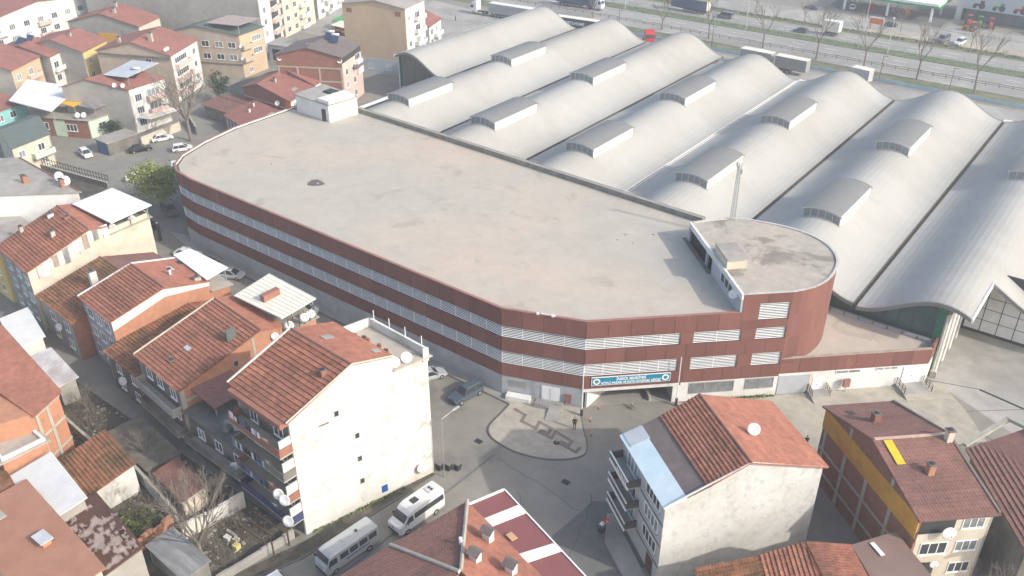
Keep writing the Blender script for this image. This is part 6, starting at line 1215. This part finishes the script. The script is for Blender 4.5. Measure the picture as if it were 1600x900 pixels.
r = thing('utility_pole', 'thin grey utility pole at the corner of the apartment house', 'pole', (-5.4, -19.2, 0)); MB().tube((-5.4, -19.2, 0), (-5.4, -19.2, 8.2), .06, .045, 8).build('pole', metal_grey, r); la = MB().tube((-5.4, -19.2, 8.1), (-5.0, -17.8, 8.6), .05, n=5).build('lamp_arm', metal_grey, r); MB().bar((-5.0, -17.8, 8.6), (-4.8, -17.0, 8.75), .22, .1).build('lamp_head', sheet_grey, la)
r = thing('bollard_post', 'dark round post on the kerb in front of the black cars', 'post', (-78.6, -5.0, 0)); MB().tube((-78.6, -5, 0), (-78.6, -5, 3.2), .28, .26, 10).build('post', metal_dark, r); MB().tube((-78.6, -5, 3.2), (-78.6, -5, 3.3), .3, .2, 10).build('cap', metal_grey, r)
r = thing('drinking_stand', 'small dark stand lying in the middle of the paved island', 'stand', (1.2, -7.2, .13)); MB().tube((1.2, -7.2, .13), (1.2, -7.2, .2), .4, .35, 8).build('base', metal_dark, r); MB().tube((1.2, -7.2, .2), (1.25, -7.1, .9), .07, n=6).build('stem', frame_conc, r)
r = thing('floodlight_rail', 'white floodlight bar on the parapet above the chamfered corner', 'floodlight', (-4, -1.9, 12.5)); a_, b_ = cp + cd_ * 3.6 + cn * .02, cp + cd_ * 5.4 + cn * .02; MB().bar(a_ + V(0, 0, 12.62), b_ + V(0, 0, 12.62), .08, .08).build('bar', sign_white, r)
for q in (a_, b_): MB().par(q + V(-.15, -.1, 12.52), cd_ * .3, cn * .2, V(0, 0, .25)).build('lamp', sign_white, r)
# filling station canopy and tractor dealer across the road
fs = thing('filling_station', 'filling station canopy with green edge and white posts across the road', 'filling station', (-24, 219, 0))
MB().box(-46, -16.6, 213, 227, 4.3, 5.4).build('canopy', sign_white, fs); MB().box(-46.1, -16.5, 212.85, 212.98, 4.2, 4.75).box(-16.58, -16.4, 212.85, 227, 4.2, 4.75).build('canopy_edge', paint_green, fs)
for x in (-18.4, -31, -44): MB().box(x - .3, x + .3, 213.6, 214.2, 0, 4.29).build('post', sign_white, fs); MB().box(x - .3, x + .3, 225, 225.6, 0, 4.29).build('post', sign_white, fs)
for x in (-26, -37): MB().box(x - .5, x + .5, 218, 219, 0, 1.9).build('fuel_pump', paint_red, fs)
sheet('station_apron', rect(-50, 209, -14, 235), .02, asphalt_dark)
dl = thing('tractor_dealer', 'tractor dealer building with grey glass front and wide picture banner', 'shop building', (8, 220, 0))
MB().box(-13, 60, 223, 240, 0, 8.5).build('wall', metal_dark, dl); MB().box(-13.6, -12.0, 221.6, 223, 0, 8.6).build('pilaster', sheet_grey, dl); bn_ = MB().box(-12.0, 60, 221.5, 222.98, 3.6, 9.0).build('banner', mat('banner_grey', (.42, .47, .52), .6, .04, .5), dl)
for k in range(9): MB().box(-11 + k * 3.4, -7.8 + k * 3.4, 222.6, 222.9, .2, 3.5).build('window', mat('showroom_glass', (.10, .14, .17), .2, .2, .4, spec=.5), dl)
def tractor_print(x, z, m, parent):
    y = 221.48; disc = lambda cx, cz, r_: MB().tube((cx, y, cz), (cx, y - .02, cz), r_, n=14)
    b = MB().box(x - 1.6, x + .9, y - .015, y, z + .6, z + 1.3).box(x + .1, x + 1.2, y - .015, y, z + 1.31, z + 2.2).build('tractor_picture', m, parent); disc(x + .7, z + .7, .85).build('wheel_picture', metal_dark, b); disc(x - 1.3, z + .4, .55).build('wheel_picture', metal_dark, b)
for x, m in ((-7.6, metal_dark), (-2.2, paint_green), (3.4, paint_red), (9, paint_green)): tractor_print(x, 4.1, m, bn_)
def tractor(label, x, y, ang, m):
    r = local_thing('tractor', label, 'tractor', 'tractors on show at the dealer'); MB().loft([[V(a, -w_, z0), V(a, w_, z0), V(a, w_ * .8, z1), V(a, -w_ * .8, z1)] for a, w_, z0, z1 in ((-.2, .4, .8, 1.6), (1.0, .38, .75, 1.55), (1.9, .33, .75, 1.4))]).build('bonnet', m, r)
    MB().box(-1.5, -.1, -.75, .75, 1.1, 1.5).build('mudguards', m, r); MB().loft([[V(-1.4, -.7, 1.5), V(-.05, -.7, 1.5), V(-.05, .7, 1.5), V(-1.4, .7, 1.5)], [V(-1.2, -.55, 2.6), V(-.25, -.55, 2.6), V(-.25, .55, 2.6), V(-1.2, .55, 2.6)]]).build('cab', glass, r); MB().box(-1.35, -.1, -.65, .65, 2.61, 2.72).build('roof', m, r)
    for s in (-1, 1):
        for cx, rr in ((-.85, .8), (1.4, .45)): w_ = MB().tube((cx, s * .65, rr), (cx, s * 1.05, rr), rr, n=14).build('wheel', tyre, r); MB().tube((cx, s * 1.04, rr), (cx, s * 1.07, rr), rr * .55, n=10).build('rim', m, w_)
    return place(r, x, y, ang)
for x, m, l in ((-8.5, paint_red, 'red tractor at the left end of the dealer front'), (-5.6, paint_green, 'green tractor between two red ones at the dealer front'), (-2.6, paint_red, 'red tractor near the middle of the dealer front'), (8.2, paint_green, 'green tractor at the right of the dealer front'), (11.4, paint_green, 'green tractor last on the right at the dealer')): tractor(l, x, 217.4, -80, m)
tractor('orange red tractor parked before the dealer lawn edge', -6.6, 210.6, 175, paint_orange)
r = thing('billboard', 'small red and white billboard beside the road verge', 'billboard', (-28.6, 196.4, 0)); MB().box(-30.8, -26.6, 196.3, 196.45, 1.2, 3.4).build('panel', sign_white, r); MB().box(-30.6, -26.8, 196.24, 196.29, 1.4, 3.0).build('print', paint_orange, r)
for x in (-30.2, -27.2): MB().box(x - .08, x + .08, 196.32, 196.44, 0, 1.19).build('post', metal_dark, r)
raised('pavement', rect(-13, 206.5, 60, 213), .12, slab_concrete)

# ---------------------------------------------------------------- people and a dog
def person(label, x, y, z, ang, top, legs, stride=.12):
    skin = mat('skin', (.45, .27, .19), .7, .05, 3); hair = mat('dark_hair', (.02, .016, .013), .7)
    J = dict(pel=(0, 0, .95), ch=(0, 0, 1.25), nk=(0, 0, 1.46), sl=(0, .19, 1.40), sr=(0, -.19, 1.40), el=(-.03, .25, 1.13), er=(.05, -.25, 1.13), wl=(.07, .23, .88), wr=(.12, -.22, .9), hl=(0, .095, .90), hr=(0, -.095, .90), kl=(stride, .1, .5), kr=(-stride * .3, -.1, .5), al=(stride * .9, .1, .08), ar=(-stride, -.1, .08), tl=(stride * .9 + .17, .11, .04), tr=(-stride + .17, -.11, .04))
    rad = dict(pel=.14, ch=.15, nk=.065, sl=.075, sr=.075, el=.05, er=.05, wl=.035, wr=.035, hl=.1, hr=.1, kl=.065, kr=.065, al=.05, ar=.05, tl=.04, tr=.04)
    names = list(J); E_ = [('pel', 'ch'), ('ch', 'nk'), ('ch', 'sl'), ('ch', 'sr'), ('sl', 'el'), ('sr', 'er'), ('el', 'wl'), ('er', 'wr'), ('pel', 'hl'), ('pel', 'hr'), ('hl', 'kl'), ('hr', 'kr'), ('kl', 'al'), ('kr', 'ar'), ('al', 'tl'), ('ar', 'tr')]
    r = local_thing('person', label, 'person'); me = bpy.data.meshes.new('body'); me.from_pydata([J[k] for k in names], [(names.index(a), names.index(b)) for a, b in E_], []); o = bpy.data.objects.new('body', me); col.objects.link(o); o.parent = r
    sk = o.modifiers.new('skin', 'SKIN')
    for i, k in enumerate(names): sv = me.skin_vertices[0].data[i]; sv.radius = (rad[k], rad[k]); sv.use_root = (k == 'pel')
    ss = o.modifiers.new('sub', 'SUBSURF'); ss.levels = ss.render_levels = 1
    m = bpy.data.materials.new('clothes'); m.use_nodes = True; t = m.node_tree; tc = t.nodes.new('ShaderNodeTexCoord'); sx = t.nodes.new('ShaderNodeSeparateXYZ'); cr = t.nodes.new('ShaderNodeValToRGB'); mr = t.nodes.new('ShaderNodeMath'); mr.operation = 'DIVIDE'; mr.inputs[1].default_value = 2
    t.links.new(tc.outputs['Object'], sx.inputs[0]); t.links.new(sx.outputs['Z'], mr.inputs[0]); t.links.new(mr.outputs[0], cr.inputs[0]); cr.color_ramp.interpolation = 'CONSTANT'; cr.color_ramp.elements[0].color = (.02, .02, .02, 1); cr.color_ramp.elements[1].position = .06; cr.color_ramp.elements[1].color = (*legs, 1); e = cr.color_ramp.elements.new(.46); e.color = (*top, 1); e = cr.color_ramp.elements.new(.735); e.color = (.45, .27, .19, 1)
    t.links.new(cr.outputs[0], t.nodes['Principled BSDF'].inputs['Base Color']); me.materials.append(m)
    hd = MB(); rings = []
    for k in range(9):
        a = math.pi * k / 8; rings.append([V(.095 * math.sin(a) * math.cos(b) + .015, .075 * math.sin(a) * math.sin(b), 1.62 - .125 * math.cos(a)) for b in [2 * math.pi * i / 10 for i in range(10)]])
    h_ = hd.loft(rings).tube((.1, 0, 1.60), (.135, 0, 1.585), .018, .012, 5).build('head', skin, r, True)
    hr_ = MB(); hr_.loft([[V(.105 * math.sin(a) * math.cos(b) * 1.02 - .008, .085 * math.sin(a) * math.sin(b), 1.64 + .115 * math.cos(a)) for b in [2 * math.pi * i / 10 for i in range(10)]] for a in (.05, .5, 1.0, 1.5)]).build('hair', hair, h_, True)
    for s, w_ in ((1, J['wl']), (-1, J['wr'])):
        hm = MB()
        for k, (dy, ln) in enumerate(((-.03, .075), (-.01, .085), (.01, .08), (.03, .065))): hm.tube(V(*w_) + V(dy * .8, 0, -.08), V(*w_) + V(dy + .01, 0, -.08 - ln), .009, .008, 4)
        hm.tube(V(*w_) + V(.03, 0, -.03), V(*w_) + V(.06, 0, -.09), .011, .009, 4).tube(V(*w_), V(*w_) + V(0, 0, -.09), .032, .036, 6).build('hand', skin, h_)
    place(r, x, y, ang, z); r.scale = (1.02, 1.02, 1.02); return r
person('person in dark clothes standing on the paved island beside the flag pole', 1.45, -3.9, .13, -60, (.025, .025, .03), (.02, .02, .022), .05)
person('person in dark navy walking in the gap beside the mustard house', 24.2, 9.3, .1, 120, (.03, .03, .06), (.02, .02, .025))
person('person in dark clothes standing alone in the yard behind the hall', -130.5, 130.2, 0, 200, (.02, .02, .025), (.02, .02, .02), .05)
dg = local_thing('dog', 'small white and black dog standing on the garage drive', 'dog')
me = bpy.data.meshes.new('body'); J = [(.22, 0, .42), (.0, 0, .40), (-.24, 0, .42), (.34, 0, .54), (.48, 0, .58), (.6, 0, .55), (.24, .08, .22), (.25, .08, .03), (.24, -.08, .22), (.20, -.08, .03), (-.2, .08, .25), (-.32, .08, .16), (-.27, .08, .03), (-.2, -.08, .25), (-.32, -.08, .16), (-.3, -.08, .03), (-.42, 0, .52), (-.52, 0, .62), (.45, .06, .66), (.45, -.06, .66)]
me.from_pydata(J, [(0, 1), (1, 2), (0, 3), (3, 4), (4, 5), (0, 6), (6, 7), (0, 8), (8, 9), (2, 10), (10, 11), (11, 12), (2, 13), (13, 14), (14, 15), (2, 16), (16, 17), (4, 18), (4, 19)], []); o = bpy.data.objects.new('body', me); col.objects.link(o); o.parent = dg; o.modifiers.new('skin', 'SKIN'); o.modifiers.new('sub', 'SUBSURF').render_levels = 1
for i, q in enumerate((.14, .11, .12, .09, .085, .05, .05, .03, .05, .03, .06, .04, .03, .06, .04, .03, .03, .02, .03, .03)): sv = me.skin_vertices[0].data[i]; sv.radius = (q, q); sv.use_root = (i == 1)
me.materials.append(mat('dog_coat', (.5, .48, .45), .9, .1, 3, (.03, .03, .03), 3, 1.0)); place(dg, 4.9, 3.6, 0, 150)
dg.location = (4.9, 3.6, 0); dg.rotation_euler = (0, 0, R(150))

# ---------------------------------------------------------------- small scattered litter, cracks and joints on the paved ground
def ground_line(name, pts, wd, m, z=.009):
    mb = MB()
    for p_, q_ in zip(pts, pts[1:]): mb.bar((*p_, z), (*q_, z), wd, .006)
    tag(mb.build(name, m), kind='structure')
crack = mat('crack_fill', (.09, .09, .085), .95, .1, 3)
def wander(a, b, n, amp): return [(lerp(a[0], b[0], i / n) + random.uniform(-amp, amp), lerp(a[1], b[1], i / n) + random.uniform(-amp, amp)) for i in range(n + 1)]
ground_line('road_crack', wander((9.0, -11.5), (13.0, -23.5), 14, .22), .07, crack)
ground_line('road_crack', wander((-2.5, -13.2), (9, -14.5), 12, .25), .05, crack)
ground_line('road_crack', wander((2, -16), (8, -21), 9, .3), .05, crack)
ground_line('drain_channel', [(37.3, 33.0), (42.6, 32.1), (60, 27)], .35, metal_dark, .02)
ground_line('drain_channel', [(31.8, 31.2), (37.2, 33.0)], .12, crack, .012)
ground_line('joint', [(36, 26.5), (52, 40)], .08, crack, .012); ground_line('joint', [(40, 24), (56, 18)], .08, crack, .012)
lit = MB(); rl = random.Random(5)
for i in range(760):
    if i < 600: x, y = rl.uniform(-48, -14), rl.uniform(-44.5, -34.5)
    else: x, y = rl.uniform(-30, 20), rl.uniform(-22, -6)
    q = rl.uniform(.05, .55) * rl.random() ** .5 if i < 600 else rl.uniform(.02, .07); a = rl.uniform(0, 3.14); e_ = V(math.cos(a), math.sin(a), 0); f_ = V(-e_.y, e_.x, 0); lit.par(V(x, y, .012), e_ * q, f_ * q * rl.uniform(.3, 1), V(0, 0, q * rl.uniform(.1, .5)))
tag(lit.build('litter', mat('litter', (.33, .31, .28), .9, .5, 4)), 'scattered rubble and litter in the yards and street', 'litter', kind='stuff')
brush = MB(); rb = random.Random(8)
for i in range(2600):
    cx, cy = rb.choice(((-44, -37.5), (-40, -36.2), (-29, -37.4), (-47, -36.8), (-16, -41), (-21, -36.5), (-48, -38.6), (-37, -36.8), (-26.5, -42.6), (-19, -38), (-14.6, -37), (-17, -44), (-33, -36))); x, y = cx + rb.gauss(0, 1.6), cy + rb.gauss(0, .8); brush.tube((x, y, 0), (x + rb.gauss(0, .4), y + rb.gauss(0, .4), rb.uniform(.3, 1.3)), .018, .008, 3, False)
tag(brush.build('dry_brush', bark), 'dry leafless brush in the shaded yards', 'brush', kind='stuff')

# ---------------------------------------------------------------- thin haze in the air
hz = MB().box(-905, 705, -505, 905, -1.0, 72.0).build('haze', mat('haze_surface_unused', (.5, .5, .5))); hz.data.materials.clear()
hm = bpy.data.materials.new('haze'); hm.use_nodes = True; hm.node_tree.nodes.clear(); ho = hm.node_tree.nodes.new('ShaderNodeOutputMaterial'); hv = hm.node_tree.nodes.new('ShaderNodeVolumePrincipled')
hv.inputs['Color'].default_value = (.93, .95, .97, 1); hv.inputs['Density'].default_value = .00075; hv.inputs['Anisotropy'].default_value = .2
hm.node_tree.links.new(hv.outputs[0], ho.inputs['Volume']); hz.data.materials.append(hm); tag(hz, 'thin pale haze filling the air over the town', 'haze', kind='stuff')
